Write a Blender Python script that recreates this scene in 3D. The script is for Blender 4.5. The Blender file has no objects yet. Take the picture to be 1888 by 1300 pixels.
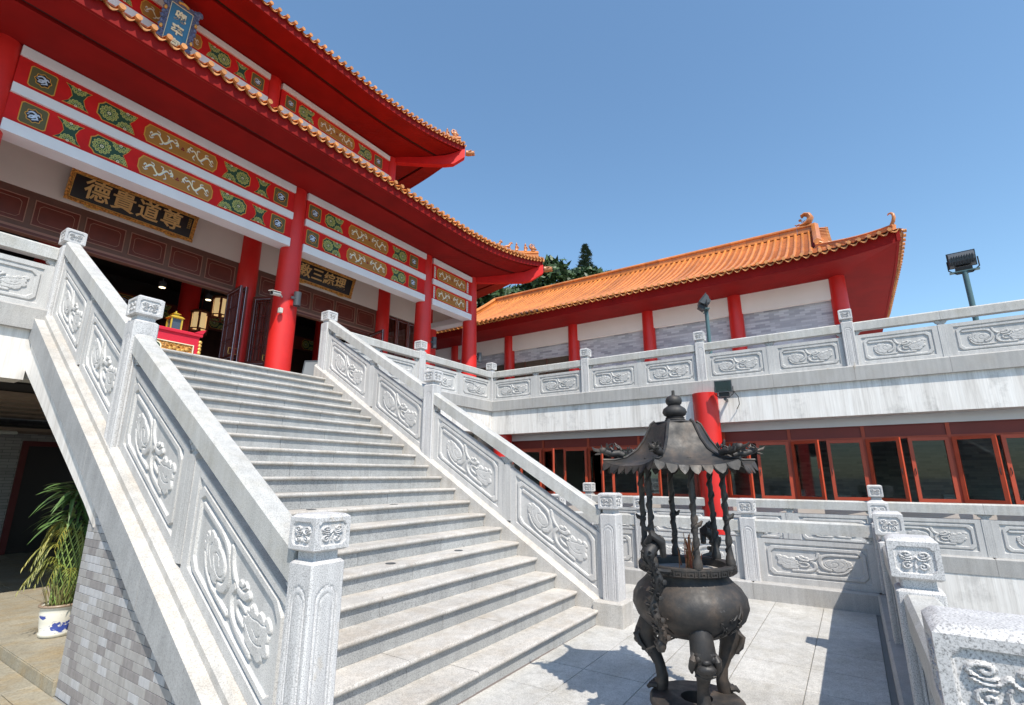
import bpy, math, random
import numpy as np
from mathutils import Vector, Matrix
rnd = random.Random(11)
C = bpy.context.scene.collection
sc = bpy.context.scene

# ---------------------------------------------------------------- camera, sky, sun, exposure
cam = bpy.data.cameras.new('camera'); cam_ob = bpy.data.objects.new('camera', cam); C.objects.link(cam_ob)
cam.sensor_fit = 'HORIZONTAL'; cam.sensor_width = 36.0; cam.lens = 17.4735
cam.clip_start = 0.05; cam.clip_end = 3000
RC = [[0.55433955, -0.83229049, 0.00045525], [0.20021091, 0.1328177, -0.97070853], [0.80785101, 0.53819327, 0.24025974]]
cam_ob.matrix_world = Matrix(((RC[0][0], -RC[1][0], -RC[2][0], 0.0),
                              (RC[0][1], -RC[1][1], -RC[2][1], 0.0),
                              (RC[0][2], -RC[1][2], -RC[2][2], 1.6),
                              (0, 0, 0, 1)))
sc.camera = cam_ob
SUN = Vector((0.39, 0.56, -1.0)).normalized()          # the way the light travels
world = bpy.data.worlds.new('World'); sc.world = world; world.use_nodes = True
wn = world.node_tree.nodes; wl = world.node_tree.links
sky = wn.new('ShaderNodeTexSky'); sky.sky_type = 'NISHITA'; sky.sun_disc = False
sky.sun_elevation = math.radians(55.7); sky.sun_rotation = math.atan2(-SUN.x, -SUN.y)
sky.altitude = 0; sky.air_density = 1.1; sky.dust_density = 0.6; sky.ozone_density = 3.5
bg = wn['Background']; bg.inputs[1].default_value = 0.147
tint = wn.new('ShaderNodeMix'); tint.data_type = 'RGBA'; tint.blend_type = 'MULTIPLY'; tint.inputs[0].default_value = 1.0
tint.inputs[7].default_value = (0.92, 1.03, 1.0, 1)
wl.new(sky.outputs[0], tint.inputs[6]); wl.new(tint.outputs[2], bg.inputs[0])
sun = bpy.data.lights.new('sun', 'SUN'); sun.energy = 4.0; sun.angle = math.radians(0.5); sun.color = (1.0, 0.93, 0.82)
sun_ob = bpy.data.objects.new('sun', sun); C.objects.link(sun_ob)
sun_ob.rotation_euler = SUN.to_track_quat('-Z', 'Y').to_euler(); sun_ob.location = (-10, -15, 30)
sc.view_settings.view_transform = 'Standard'; sc.view_settings.look = 'None'
sc.view_settings.gamma = 1.0; sc.view_settings.use_curve_mapping = False
sc.view_settings.exposure = 0.55
sc.cycles.max_bounces = 6; sc.cycles.diffuse_bounces = 4

# ---------------------------------------------------------------- helpers
WM = {}
def T(x, y, z): return Matrix.Translation((x, y, z))
def RZ(a): return Matrix.Rotation(a, 4, 'Z')
def RX(a): return Matrix.Rotation(a, 4, 'X')
def RY(a): return Matrix.Rotation(a, 4, 'Y')
I4 = Matrix.Identity(4)

class M:
    def __init__(s): s.v = []; s.f = []; s.mi = []; s.m = 0
    def add(s, v, f):
        n = len(s.v); s.v.extend([tuple(map(float, p)) for p in v])
        s.f.extend([tuple(i + n for i in q) for q in f]); s.mi.extend([s.m] * len(f)); return s
    def box(s, x0, x1, y0, y1, z0, z1):
        return s.add([(x0,y0,z0),(x1,y0,z0),(x1,y1,z0),(x0,y1,z0),(x0,y0,z1),(x1,y0,z1),(x1,y1,z1),(x0,y1,z1)],
              [(0,3,2,1),(4,5,6,7),(0,1,5,4),(1,2,6,5),(2,3,7,6),(3,0,4,7)])
    def slab(s, x0, x1, y0, y1, z0, z1, c=0.004):
        return s.add([(x0,y0,z0),(x1,y0,z0),(x1,y1,z0),(x0,y1,z0),(x0,y0,z1-c),(x1,y0,z1-c),(x1,y1,z1-c),(x0,y1,z1-c),
                      (x0+c,y0+c,z1),(x1-c,y0+c,z1),(x1-c,y1-c,z1),(x0+c,y1-c,z1)],
              [(0,3,2,1),(0,1,5,4),(1,2,6,5),(2,3,7,6),(3,0,4,7),(4,5,9,8),(5,6,10,9),(6,7,11,10),(7,4,8,11),(8,9,10,11)])
    def loft(s, rings, close=True, caps=True):
        n = len(rings[0]); base = len(s.v); vs = [p for r in rings for p in r]; f = []
        for i in range(len(rings) - 1):
            for j in range(n if close else n - 1):
                k = (j + 1) % n
                f.append((i*n+j, i*n+k, (i+1)*n+k, (i+1)*n+j))
        if caps and close:
            f.append(tuple(range(n))[::-1]); f.append(tuple((len(rings)-1)*n + j for j in range(n)))
        return s.add(vs, f)
    def prism(s, poly, fn, d0, d1):
        """poly of 2D points; fn(a,b,d)->xyz"""
        return s.loft([[fn(a, b, d0) for a, b in poly], [fn(a, b, d1) for a, b in poly]])
    def tube(s, pts, rad, seg=8, caps=True, squash=None):
        pts = [Vector(p) for p in pts]; n = len(pts)
        if not hasattr(rad, '__len__'): rad = [rad] * n
        rings = []; up = Vector((0, 0, 1)); prev = None
        for i, p in enumerate(pts):
            t = (pts[min(i+1, n-1)] - pts[max(i-1, 0)]).normalized()
            if prev is None:
                a = t.cross(up)
                if a.length < 1e-3: a = t.cross(Vector((0, 1, 0)))
                a.normalize()
            else:
                a = (prev - t * prev.dot(t))
                if a.length < 1e-4: a = t.cross(up)
                a.normalize()
            prev = a; b = t.cross(a).normalized()
            rings.append([tuple(p + (a*math.cos(2*math.pi*k/seg) + b*math.sin(2*math.pi*k/seg)*(squash or 1)) * rad[i]) for k in range(seg)])
        return s.loft(rings, True, caps)
    def lathe(s, prof, seg=24, c=(0, 0, 0), caps=True):
        rings = [[(c[0]+r*math.cos(2*math.pi*k/seg), c[1]+r*math.sin(2*math.pi*k/seg), c[2]+z) for k in range(seg)] for r, z in prof]
        return s.loft(rings, True, caps)
    def cyl(s, x, y, z0, z1, r, seg=24, r1=None):
        return s.lathe([(r, z0), (r if r1 is None else r1, z1)], seg, (x, y, 0))
    def grid(s, P, flip=False):
        n, m = P.shape[:2]
        vs = [tuple(p) for p in P.reshape(-1, 3)]
        f = []
        for i in range(n - 1):
            for j in range(m - 1):
                q = (i*m+j, i*m+j+1, (i+1)*m+j+1, (i+1)*m+j)
                f.append(q[::-1] if flip else q)
        return s.add(vs, f)
    def blob(s, c, r, seg=8, ring=5, sq=(1,1,1)):
        rings = []
        for i in range(1, ring):
            a = math.pi * i / ring
            rings.append([(c[0]+r*sq[0]*math.sin(a)*math.cos(2*math.pi*k/seg), c[1]+r*sq[1]*math.sin(a)*math.sin(2*math.pi*k/seg), c[2]-r*sq[2]*math.cos(a)) for k in range(seg)])
        return s.loft(rings)
    def xf(s, mat, i0=0):
        for i in range(i0, len(s.v)): s.v[i] = tuple(mat @ Vector(s.v[i]))
        return s
    def mesh(s, name, mats, smooth=False, sharp=None):
        me = bpy.data.meshes.new(name); me.from_pydata(s.v, [], s.f)
        for m in (mats if isinstance(mats, (list, tuple)) else [mats]): me.materials.append(m)
        if s.m or any(s.mi): me.polygons.foreach_set('material_index', s.mi)
        if smooth:
            me.polygons.foreach_set('use_smooth', [True] * len(me.polygons))
            if sharp:
                me.set_sharp_from_angle(angle=math.radians(sharp))
        me.update(); return me

def place(name, data, parent=None, mw=None):
    """link an object with world matrix mw (children keep world coordinates)"""
    mw = I4.copy() if mw is None else mw
    o = bpy.data.objects.new(name, data); C.objects.link(o)
    WM[o] = mw.copy(); o.matrix_basis = mw
    if parent is not None:
        o.parent = parent; o.matrix_parent_inverse = WM[parent].inverted()
    return o
def part(name, mb, mats, parent, mw=None, smooth=False, sharp=None):
    return place(name, mb.mesh(name, mats, smooth, sharp), parent, mw)
def tag(o, label=None, cat=None, group=None, kind=None):
    if label: o['label'] = label
    if cat: o['category'] = cat
    if group: o['group'] = group
    if kind: o['kind'] = kind
    return o
def thing(name, loc, label, cat, group=None):
    o = place(name, None, None, T(*loc)); o.empty_display_size = 0.2
    return tag(o, label, cat, group)
def structure(name, mb, mats, **k):
    return tag(part(name, mb, mats, None, **k), kind='structure')
def copy_thing(root, off, label=None, group=None):
    """copy a thing, its parts and their sub-parts, moved by off"""
    D = T(*off)
    def cp(o, par):
        c = o.copy(); C.objects.link(c); WM[c] = D @ WM[o]
        c.parent = par; c.matrix_basis = WM[c]
        if par is not None: c.matrix_parent_inverse = WM[par].inverted()
        for ch in [q for q in C.objects if q.parent == o]: cp(ch, c)
        return c
    kids = None
    c = cp(root, None)
    if label: c['label'] = label
    if group: c['group'] = group
    return c

# ---------------------------------------------------------------- materials
def nm(name, rough=0.6, metal=0.0, spec=0.5):
    m = bpy.data.materials.new(name); m.use_nodes = True
    b = m.node_tree.nodes['Principled BSDF']; b.inputs['Roughness'].default_value = rough
    b.inputs['Metallic'].default_value = metal; b.inputs['Specular IOR Level'].default_value = spec
    return m, m.node_tree, b
def nd(nt, t, **k):
    n = nt.nodes.new(t)
    for a, v in k.items(): setattr(n, a, v)
    return n
def pos(nt, scale=None, obj=False):
    src = nd(nt, 'ShaderNodeTexCoord').outputs['Object'] if obj else nd(nt, 'ShaderNodeNewGeometry').outputs['Position']
    if scale is None: return src
    mp = nd(nt, 'ShaderNodeMapping'); mp.inputs['Scale'].default_value = scale; nt.links.new(src, mp.inputs[0]); return mp.outputs[0]
def noise(nt, scale, detail=3, co=None, rough=0.55, dist=0.0):
    n = nd(nt, 'ShaderNodeTexNoise'); n.inputs['Scale'].default_value = scale; n.inputs['Detail'].default_value = detail
    n.inputs['Roughness'].default_value = rough; n.inputs['Distortion'].default_value = dist
    nt.links.new(co if co is not None else pos(nt), n.inputs['Vector']); return n.outputs['Fac']
def rmp(nt, fac, stops, interp='LINEAR'):
    r = nd(nt, 'ShaderNodeValToRGB'); r.color_ramp.interpolation = interp
    e = r.color_ramp.elements
    while len(e) > len(stops): e.remove(e[-1])
    while len(e) < len(stops): e.new(0.5)
    for i, (p, c) in enumerate(stops):
        e[i].position = p; e[i].color = (c if hasattr(c, '__len__') else (c, c, c)) + (() if hasattr(c, '__len__') and len(c) == 4 else (1,))
    nt.links.new(fac, r.inputs[0]); return r.outputs[0]
def mul(nt, a, b, mode='MULTIPLY', fac=1.0):
    x = nd(nt, 'ShaderNodeMix', data_type='RGBA', blend_type=mode)
    if hasattr(fac, 'is_linked'): nt.links.new(fac, x.inputs[0])
    else: x.inputs[0].default_value = fac
    for i, q in ((6, a), (7, b)):
        if hasattr(q, 'is_linked'): nt.links.new(q, x.inputs[i])
        else: x.inputs[i].default_value = tuple(q) + (1,) if len(q) == 3 else q
    return x.outputs[2]
def bump(nt, b, h, strength=0.3, dist=0.01):
    n = nd(nt, 'ShaderNodeBump'); n.inputs['Strength'].default_value = strength; n.inputs['Distance'].default_value = dist
    nt.links.new(h, n.inputs['Height']); nt.links.new(n.outputs[0], b.inputs['Normal'])
def rand(nt): return nd(nt, 'ShaderNodeObjectInfo').outputs['Random']
def setc(nt, b, c): nt.links.new(c, b.inputs['Base Color'])

def granite(name, base, speck=(0.62, 1.12), sc_=170, stain=None, var=0.08, rough=0.62, bmp=0.15, rust=False):
    m, nt, b = nm(name, rough)
    s = rmp(nt, noise(nt, sc_, 2.0, rough=0.7), [(0.34, speck[0]), (0.47, 0.97), (0.62, speck[1])])
    l = rmp(nt, noise(nt, 1.7, 6, rough=0.65), [(0.3, 1 - var), (0.7, 1 + var*0.6)])
    r = rmp(nt, rand(nt), [(0, 0.94), (1, 1.05)])
    c = mul(nt, mul(nt, mul(nt, base, s), l), r)
    if stain:
        k = rmp(nt, noise(nt, 3.1, 7, rough=0.7), [(0.46, 0.0), (0.68, 1.0)])
        c = mul(nt, c, stain, 'MULTIPLY', k)
    # rain streaks and edge grime
    st = rmp(nt, noise(nt, 1.0, 5, pos(nt, (14, 14, 0.9)), 0.6), [(0.35, 0.88), (0.6, 1.03)])
    c = mul(nt, c, st)
    if rust:
        rk = rmp(nt, noise(nt, 2.6, 5, pos(nt, (1.6, 1.6, 0.8)), 0.6), [(0.66, 0.0), (0.76, 0.75)])
        c = mul(nt, c, (0.86, 0.66, 0.40), 'MULTIPLY', rk)
    setc(nt, b, c); bump(nt, b, noise(nt, sc_*0.8, 3), bmp, 0.004)
    return m
G_NEWEL = granite('granite_carved', (0.54, 0.53, 0.53), (0.46, 1.18), 190, var=0.07, rust=True)
G_PANEL = granite('granite_panel', (0.53, 0.52, 0.51), (0.62, 1.12), 170, var=0.1)
G_RAIL = granite('granite_rail', (0.50, 0.495, 0.48), (0.62, 1.12), 170, stain=(0.93, 0.9, 0.84), var=0.13)
G_CURB = granite('granite_curb', (0.42, 0.41, 0.40), (0.68, 1.12), 160, stain=(0.95, 0.93, 0.9), var=0.1, rust=True)
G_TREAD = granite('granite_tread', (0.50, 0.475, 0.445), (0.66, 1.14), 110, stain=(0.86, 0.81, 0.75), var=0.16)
G_RISER = granite('granite_riser', (0.355, 0.36, 0.36), (0.6, 1.2), 110, var=0.16)  # riser stone darkened: extra shade under the nosings put into the colour
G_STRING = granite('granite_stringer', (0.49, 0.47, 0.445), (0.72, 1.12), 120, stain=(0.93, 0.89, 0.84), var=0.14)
G_PAVE = granite('granite_paving', (0.50, 0.49, 0.47), (0.70, 1.12), 110, stain=(0.86, 0.84, 0.80), var=0.2)
G_PAVE2 = granite('granite_paving_warm', (0.33, 0.30, 0.235), (0.75, 1.1), 60, stain=(1.0, 0.86, 0.66), var=0.16)
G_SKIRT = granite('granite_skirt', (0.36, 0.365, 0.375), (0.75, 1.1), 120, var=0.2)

def plain(name, col, rough=0.55, var=0.06, scale=3.0, metal=0.0, spec=0.5, bmp=0.0, rnd_=0.0):
    m, nt, b = nm(name, rough, metal, spec)
    l = rmp(nt, noise(nt, scale, 5), [(0.3, 1 - var), (0.7, 1 + var)])
    c = mul(nt, col, l)
    if rnd_: c = mul(nt, c, rmp(nt, rand(nt), [(0, 1 - rnd_), (1, 1 + rnd_)]))
    setc(nt, b, c)
    if bmp: bump(nt, b, noise(nt, scale*20, 3), bmp, 0.004)
    return m
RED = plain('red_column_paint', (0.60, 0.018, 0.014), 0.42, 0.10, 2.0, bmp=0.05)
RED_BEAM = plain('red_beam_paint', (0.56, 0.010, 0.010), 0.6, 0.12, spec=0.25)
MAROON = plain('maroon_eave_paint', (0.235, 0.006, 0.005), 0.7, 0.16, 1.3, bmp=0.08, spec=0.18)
ORED = plain('orange_red_paint', (0.62, 0.045, 0.018), 0.5, 0.06)
WHITE = plain('white_beam_paint', (0.72, 0.72, 0.75), 0.6, 0.04)
PLASTER = plain('plaster', (0.66, 0.60, 0.55), 0.85, 0.05, 1.0)
PLASTER2 = plain('wing_plaster', (0.80, 0.735, 0.69), 0.85, 0.04, 1.0)
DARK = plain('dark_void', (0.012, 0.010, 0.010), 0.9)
WOOD = plain('mahogany', (0.115, 0.022, 0.014), 0.35, 0.18, 4)
WOOD2 = plain('mahogany_frame', (0.12, 0.055, 0.04), 0.45, 0.15, 4)
WOOD_LINE = plain('pale_moulding', (0.30, 0.15, 0.11), 0.5)
WFRAME = plain('window_frame_paint', (0.42, 0.058, 0.022), 0.5, 0.15, 3, rnd_=0.16)
WPANEL = plain('window_panel_paint', (0.20, 0.024, 0.016), 0.5, 0.08, 2)
GOLD = plain('gold_leaf', (0.62, 0.36, 0.09), 0.4, 0.2, 8, 0.25)
GOLDP = plain('gold_paint', (0.62, 0.40, 0.15), 0.5, 0.12, 10)
GOLD2 = plain('gold_carving', (0.52, 0.24, 0.05), 0.5, 0.75, 26, 0.0, bmp=1.0)
INK = plain('black_lacquer', (0.014, 0.012, 0.012), 0.35)
BLUE = plain('blue_board', (0.03, 0.16, 0.30), 0.45, 0.15, 3)
BLUEF = plain('blue_carving', (0.10, 0.14, 0.26), 0.5, 0.5, 25, bmp=0.6)
CREAM = plain('cream_paint', (0.78, 0.72, 0.50), 0.5)
OLIVE = plain('olive_paint', (0.10, 0.085, 0.03), 0.6)
GREEN = plain('deep_green_paint', (0.010, 0.055, 0.03), 0.6)
ORANGE = plain('orange_line_paint', (0.60, 0.28, 0.035), 0.55)
OCHRE = plain('ochre_paint', (0.36, 0.155, 0.025), 0.6)
PETAL = plain('petal_paint', (0.48, 0.50, 0.14), 0.6)
CLOUDW = plain('cloud_white_paint', (0.50, 0.58, 0.72), 0.6, 0.2, 30)
BRONZE_D = plain('black_metal', (0.02, 0.02, 0.022), 0.5)
LAMPG = plain('lamp_grey', (0.055, 0.06, 0.068), 0.45)
POLEG = plain('pole_green_grey', (0.07, 0.13, 0.14), 0.4)
CLOTHR = plain('red_cloth', (0.55, 0.006, 0.03), 0.7)
BOXW = plain('white_carton', (0.50, 0.50, 0.46), 0.8)

# glazed tile
def tile_mat(name, col, rough=0.33, dirt=0.8):
    m, nt, b = nm(name, rough)
    l = rmp(nt, noise(nt, 9, 5), [(0.3, 0.78), (0.7, 1.12)])
    r = rmp(nt, rand(nt), [(0, 0.80), (0.5, 1.0), (1, 1.14)])
    g = mul(nt, rmp(nt, noise(nt, 1.1, 4), [(0.36, 0.84), (0.6, 1.04)]), rmp(nt, noise(nt, 0.55, 6, rough=0.7), [(0.60, 1.0), (0.72, dirt)]))
    setc(nt, b, mul(nt, mul(nt, mul(nt, col, l), r), g)); bump(nt, b, noise(nt, 60, 3), 0.15, 0.004)
    return m
TILE = tile_mat('glazed_tile', (0.60, 0.205, 0.045))
TILE_P = tile_mat('glazed_pan_tile', (0.50, 0.15, 0.032), 0.45)
TILE_E = tile_mat('glazed_eave_tile', (0.64, 0.27, 0.085), 0.38, 0.30)
TILE_O = tile_mat('old_glazed_figure', (0.52, 0.20, 0.07), 0.42)

# marble cladding with vertical rain streaks
def marble():
    m, nt, b = nm('streaked_marble', 0.6)
    st = noise(nt, 1.0, 7, pos(nt, (9, 9, 0.55)), 0.7)
    c = mul(nt, (0.80, 0.775, 0.75), rmp(nt, st, [(0.30, (0.70, 0.68, 0.66)), (0.5, (0.97, 0.96, 0.95)), (0.72, (1.13, 1.14, 1.15))]))
    fine = rmp(nt, noise(nt, 1.0, 3, pos(nt, (60, 60, 1.5)), 0.6), [(0.3, 0.90), (0.7, 1.05)])
    blot = rmp(nt, noise(nt, 1.5, 7, pos(nt, (1.4, 1.4, 1.2)), 0.75), [(0.54, 1.0), (0.68, 0.74)])
    setc(nt, b, mul(nt, mul(nt, c, fine), blot)); return m
MARBLE = marble()

def brick_mat(name, c1, c2, c3, mortar, rot=(0, 0, 0), bw=0.24, rh=0.06):
    m, nt, b = nm(name, 0.7)
    sp = nd(nt, 'ShaderNodeSeparateXYZ'); nt.links.new(pos(nt), sp.inputs[0]); cb = nd(nt, 'ShaderNodeCombineXYZ')
    nt.links.new(sp.outputs[rot], cb.inputs[0]); nt.links.new(sp.outputs[2], cb.inputs[1])
    t = nd(nt, 'ShaderNodeTexBrick'); nt.links.new(cb.outputs[0], t.inputs['Vector'])
    t.inputs['Scale'].default_value = 1.0; t.inputs['Brick Width'].default_value = bw; t.inputs['Row Height'].default_value = rh
    t.inputs['Mortar Size'].default_value = 0.004; t.inputs['Color1'].default_value = c1 + (1,); t.inputs['Color2'].default_value = c2 + (1,)
    t.inputs['Mortar'].default_value = mortar + (1,); t.inputs['Bias'].default_value = -0.25
    l = rmp(nt, noise(nt, 1.0, 5), [(0.3, 0.9), (0.7, 1.08)])
    setc(nt, b, mul(nt, t.outputs['Color'], l)); bump(nt, b, t.outputs['Fac'], -0.4, 0.004); return m
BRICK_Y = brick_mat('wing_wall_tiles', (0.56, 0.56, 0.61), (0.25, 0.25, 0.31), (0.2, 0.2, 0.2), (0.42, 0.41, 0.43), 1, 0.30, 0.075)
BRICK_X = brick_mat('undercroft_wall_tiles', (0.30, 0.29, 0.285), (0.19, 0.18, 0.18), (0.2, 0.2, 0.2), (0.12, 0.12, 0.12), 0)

def brick_piece():
    m, nt, b = nm('brick_tile_piece', 0.6)
    c = rmp(nt, rand(nt), [(0.0, (0.27, 0.255, 0.26)), (0.26, (0.36, 0.35, 0.35)), (0.62, (0.40, 0.395, 0.40)), (0.82, (0.46, 0.465, 0.49))], 'CONSTANT')
    st = rmp(nt, noise(nt, 1.0, 5, pos(nt, (26, 26, 0.9)), 0.6), [(0.35, 0.86), (0.62, 1.04)])
    setc(nt, b, mul(nt, mul(nt, c, rmp(nt, noise(nt, 30, 4), [(0.3, 0.92), (0.7, 1.06)])), st)); return m
BRICKP = brick_piece()
MORTAR = plain('mortar', (0.20, 0.17, 0.16), 0.9)

def bronze():
    m, nt, b = nm('weathered_bronze', 0.5, 0.25)
    n1 = noise(nt, 5, 7, rough=0.7)
    c = rmp(nt, n1, [(0.28, (0.016, 0.018, 0.022)), (0.5, (0.044, 0.040, 0.038)), (0.64, (0.085, 0.066, 0.054)), (0.80, (0.15, 0.13, 0.12))])
    ash = rmp(nt, noise(nt, 11, 8, rough=0.75), [(0.63, 0.0), (0.74, 0.55)])
    setc(nt, b, mul(nt, c, (0.34, 0.33, 0.34), 'MIX', ash))
    nt.links.new(rmp(nt, noise(nt, 14, 5), [(0.3, 0.45), (0.7, 0.7)]), b.inputs['Roughness'])
    bump(nt, b, noise(nt, 26, 8, rough=0.7), 0.35, 0.006); return m
BRONZE = bronze()

def glass(name='window_glass', tint=(0.75, 0.8, 0.8)):
    m, nt, b = nm(name, 0.03)
    for n in list(nt.nodes):
        if n.type == 'BSDF_PRINCIPLED': nt.nodes.remove(n)
    out = [n for n in nt.nodes if n.type == 'OUTPUT_MATERIAL'][0]
    tr = nd(nt, 'ShaderNodeBsdfTransparent'); tr.inputs[0].default_value = tint + (1,)
    gl = nd(nt, 'ShaderNodeBsdfGlossy'); gl.inputs['Roughness'].default_value = 0.03; gl.inputs[0].default_value = (0.9, 0.95, 1, 1)
    fr = nd(nt, 'ShaderNodeFresnel'); fr.inputs[0].default_value = 1.32
    mx = nd(nt, 'ShaderNodeMixShader'); nt.links.new(fr.outputs[0], mx.inputs[0]); nt.links.new(tr.outputs[0], mx.inputs[1]); nt.links.new(gl.outputs[0], mx.inputs[2])
    nt.links.new(mx.outputs[0], out.inputs[0]); return m
GLASS = glass()
def emis(name, col, st):
    m, nt, b = nm(name); b.inputs['Emission Color'].default_value = col + (1,); b.inputs['Emission Strength'].default_value = st
    b.inputs['Base Color'].default_value = col + (1,); return m
LAMPE = emis('lit_lamp', (1.0, 0.82, 0.5), 2.5)
def leafm(name, a, b_, rough=0.5):
    m, nt, b = nm(name, rough)
    c = rmp(nt, noise(nt, 2.3, 4), [(0.32, a), (0.68, b_)])
    setc(nt, b, mul(nt, c, rmp(nt, noise(nt, 25, 2), [(0.3, 0.7), (0.7, 1.25)])))
    b.inputs['Subsurface Weight'].default_value = 0.0
    return m
LEAF = leafm('tree_leaves', (0.018, 0.045, 0.014), (0.055, 0.10, 0.028))
LEAF2 = leafm('conifer_needles', (0.030, 0.055, 0.035), (0.055, 0.085, 0.045))
PLEAF = leafm('bamboo_leaves', (0.045, 0.10, 0.025), (0.11, 0.19, 0.05))
PFROND = leafm('palm_fronds', (0.13, 0.17, 0.03), (0.30, 0.26, 0.045))
BARK = plain('bark', (0.10, 0.075, 0.05), 0.9)

# ---------------------------------------------------------------- carved relief (height fields)
def crom(P, n=7):
    P = np.array(P, float)
    if len(P) < 3: return P
    Q = np.vstack([2*P[0]-P[1], P, 2*P[-1]-P[-2]]); out = []
    for i in range(1, len(Q)-2):
        for t in np.linspace(0, 1, n, endpoint=False):
            a, b, c, d = Q[i-1], Q[i], Q[i+1], Q[i+2]
            out.append(0.5*((2*b)+(-a+c)*t+(2*a-5*b+4*c-d)*t*t+(-a+3*b-3*c+d)*t**3))
    out.append(Q[-2]); return np.array(out)
def dist_poly(U, Z, P):
    d = np.full(U.shape, 1e9)
    for (ax, ay), (bx, by) in zip(P[:-1], P[1:]):
        vx, vy = bx-ax, by-ay; L = vx*vx+vy*vy+1e-12
        t = np.clip(((U-ax)*vx+(Z-ay)*vy)/L, 0, 1)
        d = np.minimum(d, np.hypot(U-ax-t*vx, Z-ay-t*vy))
    return d
def strokes(U, Z, S, blobs=(), cuts=(), grooves=()):
    """flat-topped bands and scalloped plates with softened edges, then incised lines"""
    h = np.zeros(U.shape)
    for x, y, r in blobs:
        d = r-np.hypot(U-x, Z-y); h = np.maximum(h, 0.80*np.clip(d/0.012, 0, 1)+0.05*np.clip(d/r, 0, 1))
    for P, w in S:
        d = w-dist_poly(U, Z, crom(P))
        h = np.where((d < 0) & (d > -0.022), np.minimum(h, 0.25), h)
        h = np.maximum(h, np.where(d > 0, 0.94*np.clip(d/0.012, 0, 1)+0.06*np.clip(d/w, 0, 1), 0))
    for P, w in grooves:
        d = dist_poly(U, Z, crom(P)); h = np.where(d < w, np.minimum(h, 0.35+0.5*d/w), h)
    for x, y, r in cuts:
        d = np.hypot(U-x, Z-y); h = np.where(d < r, np.minimum(h, 0.3), h)
    return h
def spiral(cx, cy, r0, turns, a0, sgn=1, n=14, sx=1.0, sy=1.0):
    return [(cx+sx*r0*(1-i/n*0.93)*math.cos(a0+sgn*2*math.pi*turns*i/n), cy+sy*r0*(1-i/n*0.93)*math.sin(a0+sgn*2*math.pi*turns*i/n)) for i in range(n+1)]
CLOUD_S = [([(.10,.87),(.40,.87),(.70,.86),(.86,.79),(.94,.64),(.93,.45),(.85,.30),(.73,.23)], .050),
           ([(.28,.34),(.36,.20),(.52,.11),(.75,.095),(.99,.10)], .034),
           ([(.97,.90),(1.00,.74),(1.09,.62),(1.22,.56),(1.36,.58),(1.47,.68)], .044),
           ([(1.13,.53),(1.06,.42),(1.06,.28),(1.14,.17),(1.30,.12),(1.60,.11)], .046),
           ([(1.42,.47),(1.28,.46),(1.22,.38),(1.27,.30),(1.40,.29)], .034)]
CLOUD_B = [(.66,.46,.21),(.48,.49,.17),(.36,.42,.12),(.33,.56,.10),(.43,.66,.085),(.55,.64,.09),(.45,.33,.13),(.57,.29,.12),(.30,.48,.08),
           (1.28,.63,.085),(1.37,.70,.06),(1.55,.40,.16),(1.70,.47,.17),(1.84,.56,.12),(1.92,.68,.075),(1.73,.30,.14),(1.58,.24,.12),(1.87,.41,.10),(1.60,.58,.085),(1.78,.63,.08),(1.02,.13,.045)]
CLOUD_C = [(.36,.66,.016),(.29,.60,.014),(1.56,.63,.017),(1.66,.64,.016),(1.75,.70,.015),(1.86,.66,.014),(.26,.50,.013)]
CLOUD_G = [([(.40,.74),(.62,.73),(.76,.68),(.83,.56),(.80,.42),(.70,.34),(.58,.38),(.53,.48),(.58,.56),(.66,.56),(.69,.48)], .013),
           ([(.45,.60),(.40,.52),(.42,.42),(.50,.33)], .010), ([(.36,.58),(.33,.48),(.36,.38)], .009),
           ([(1.50,.50),(1.60,.52),(1.70,.57),(1.80,.60),(1.90,.66)], .011), ([(1.46,.36),(1.60,.30),(1.74,.33),(1.84,.40)], .010),
           ([(1.20,.60),(1.30,.64),(1.38,.72)], .009), ([(1.62,.42),(1.72,.40),(1.78,.46)], .009)]
def rectd(U, Z, x0, x1, z0, z1, ch=0.0):
    """signed inside distance of a rectangle with cut corners"""
    d = np.minimum(np.minimum(U-x0, x1-U), np.minimum(Z-z0, z1-Z))
    if ch:
        for sx, sz, cx, cz in ((1,1,x0,z0),(-1,1,x1,z0),(1,-1,x0,z1),(-1,-1,x1,z1)):
            d = np.minimum(d, ((U-cx)*sx+(Z-cz)*sz-ch)/1.414)
    return d
def panel_h(U, Z, L, H, mirror=False):
    """relief depth (negative = cut in) of a carved balustrade panel"""
    if mirror: U = L-U
    e = 0.004
    st = lambda d: np.clip(d/e, 0, 1)
    ix, iz = 0.085, 0.075
    a = rectd(U, Z, ix, L-ix, iz, H-iz*0.8, 0)
    b = rectd(U, Z, ix+0.022, L-ix-0.022, iz+0.022, H-iz*0.8-0.022, 0.05)
    c = rectd(U, Z, ix+0.062, L-ix-0.062, iz+0.060, H-iz*0.8-0.060, 0.05)
    h = -0.018*st(a)+0.018*st(b)-0.018*st(c)
    x0, x1, z0, z1 = ix+0.066, L-ix-0.066, iz+0.064, H-iz*0.8-0.064
    u = (U-x0)/(x1-x0)*2.1; z = (Z-z0)/(z1-z0)
    h += np.where(c > 0, 0.0175*strokes(u, z, CLOUD_S, CLOUD_B, CLOUD_C, CLOUD_G), 0)
    return h
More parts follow.
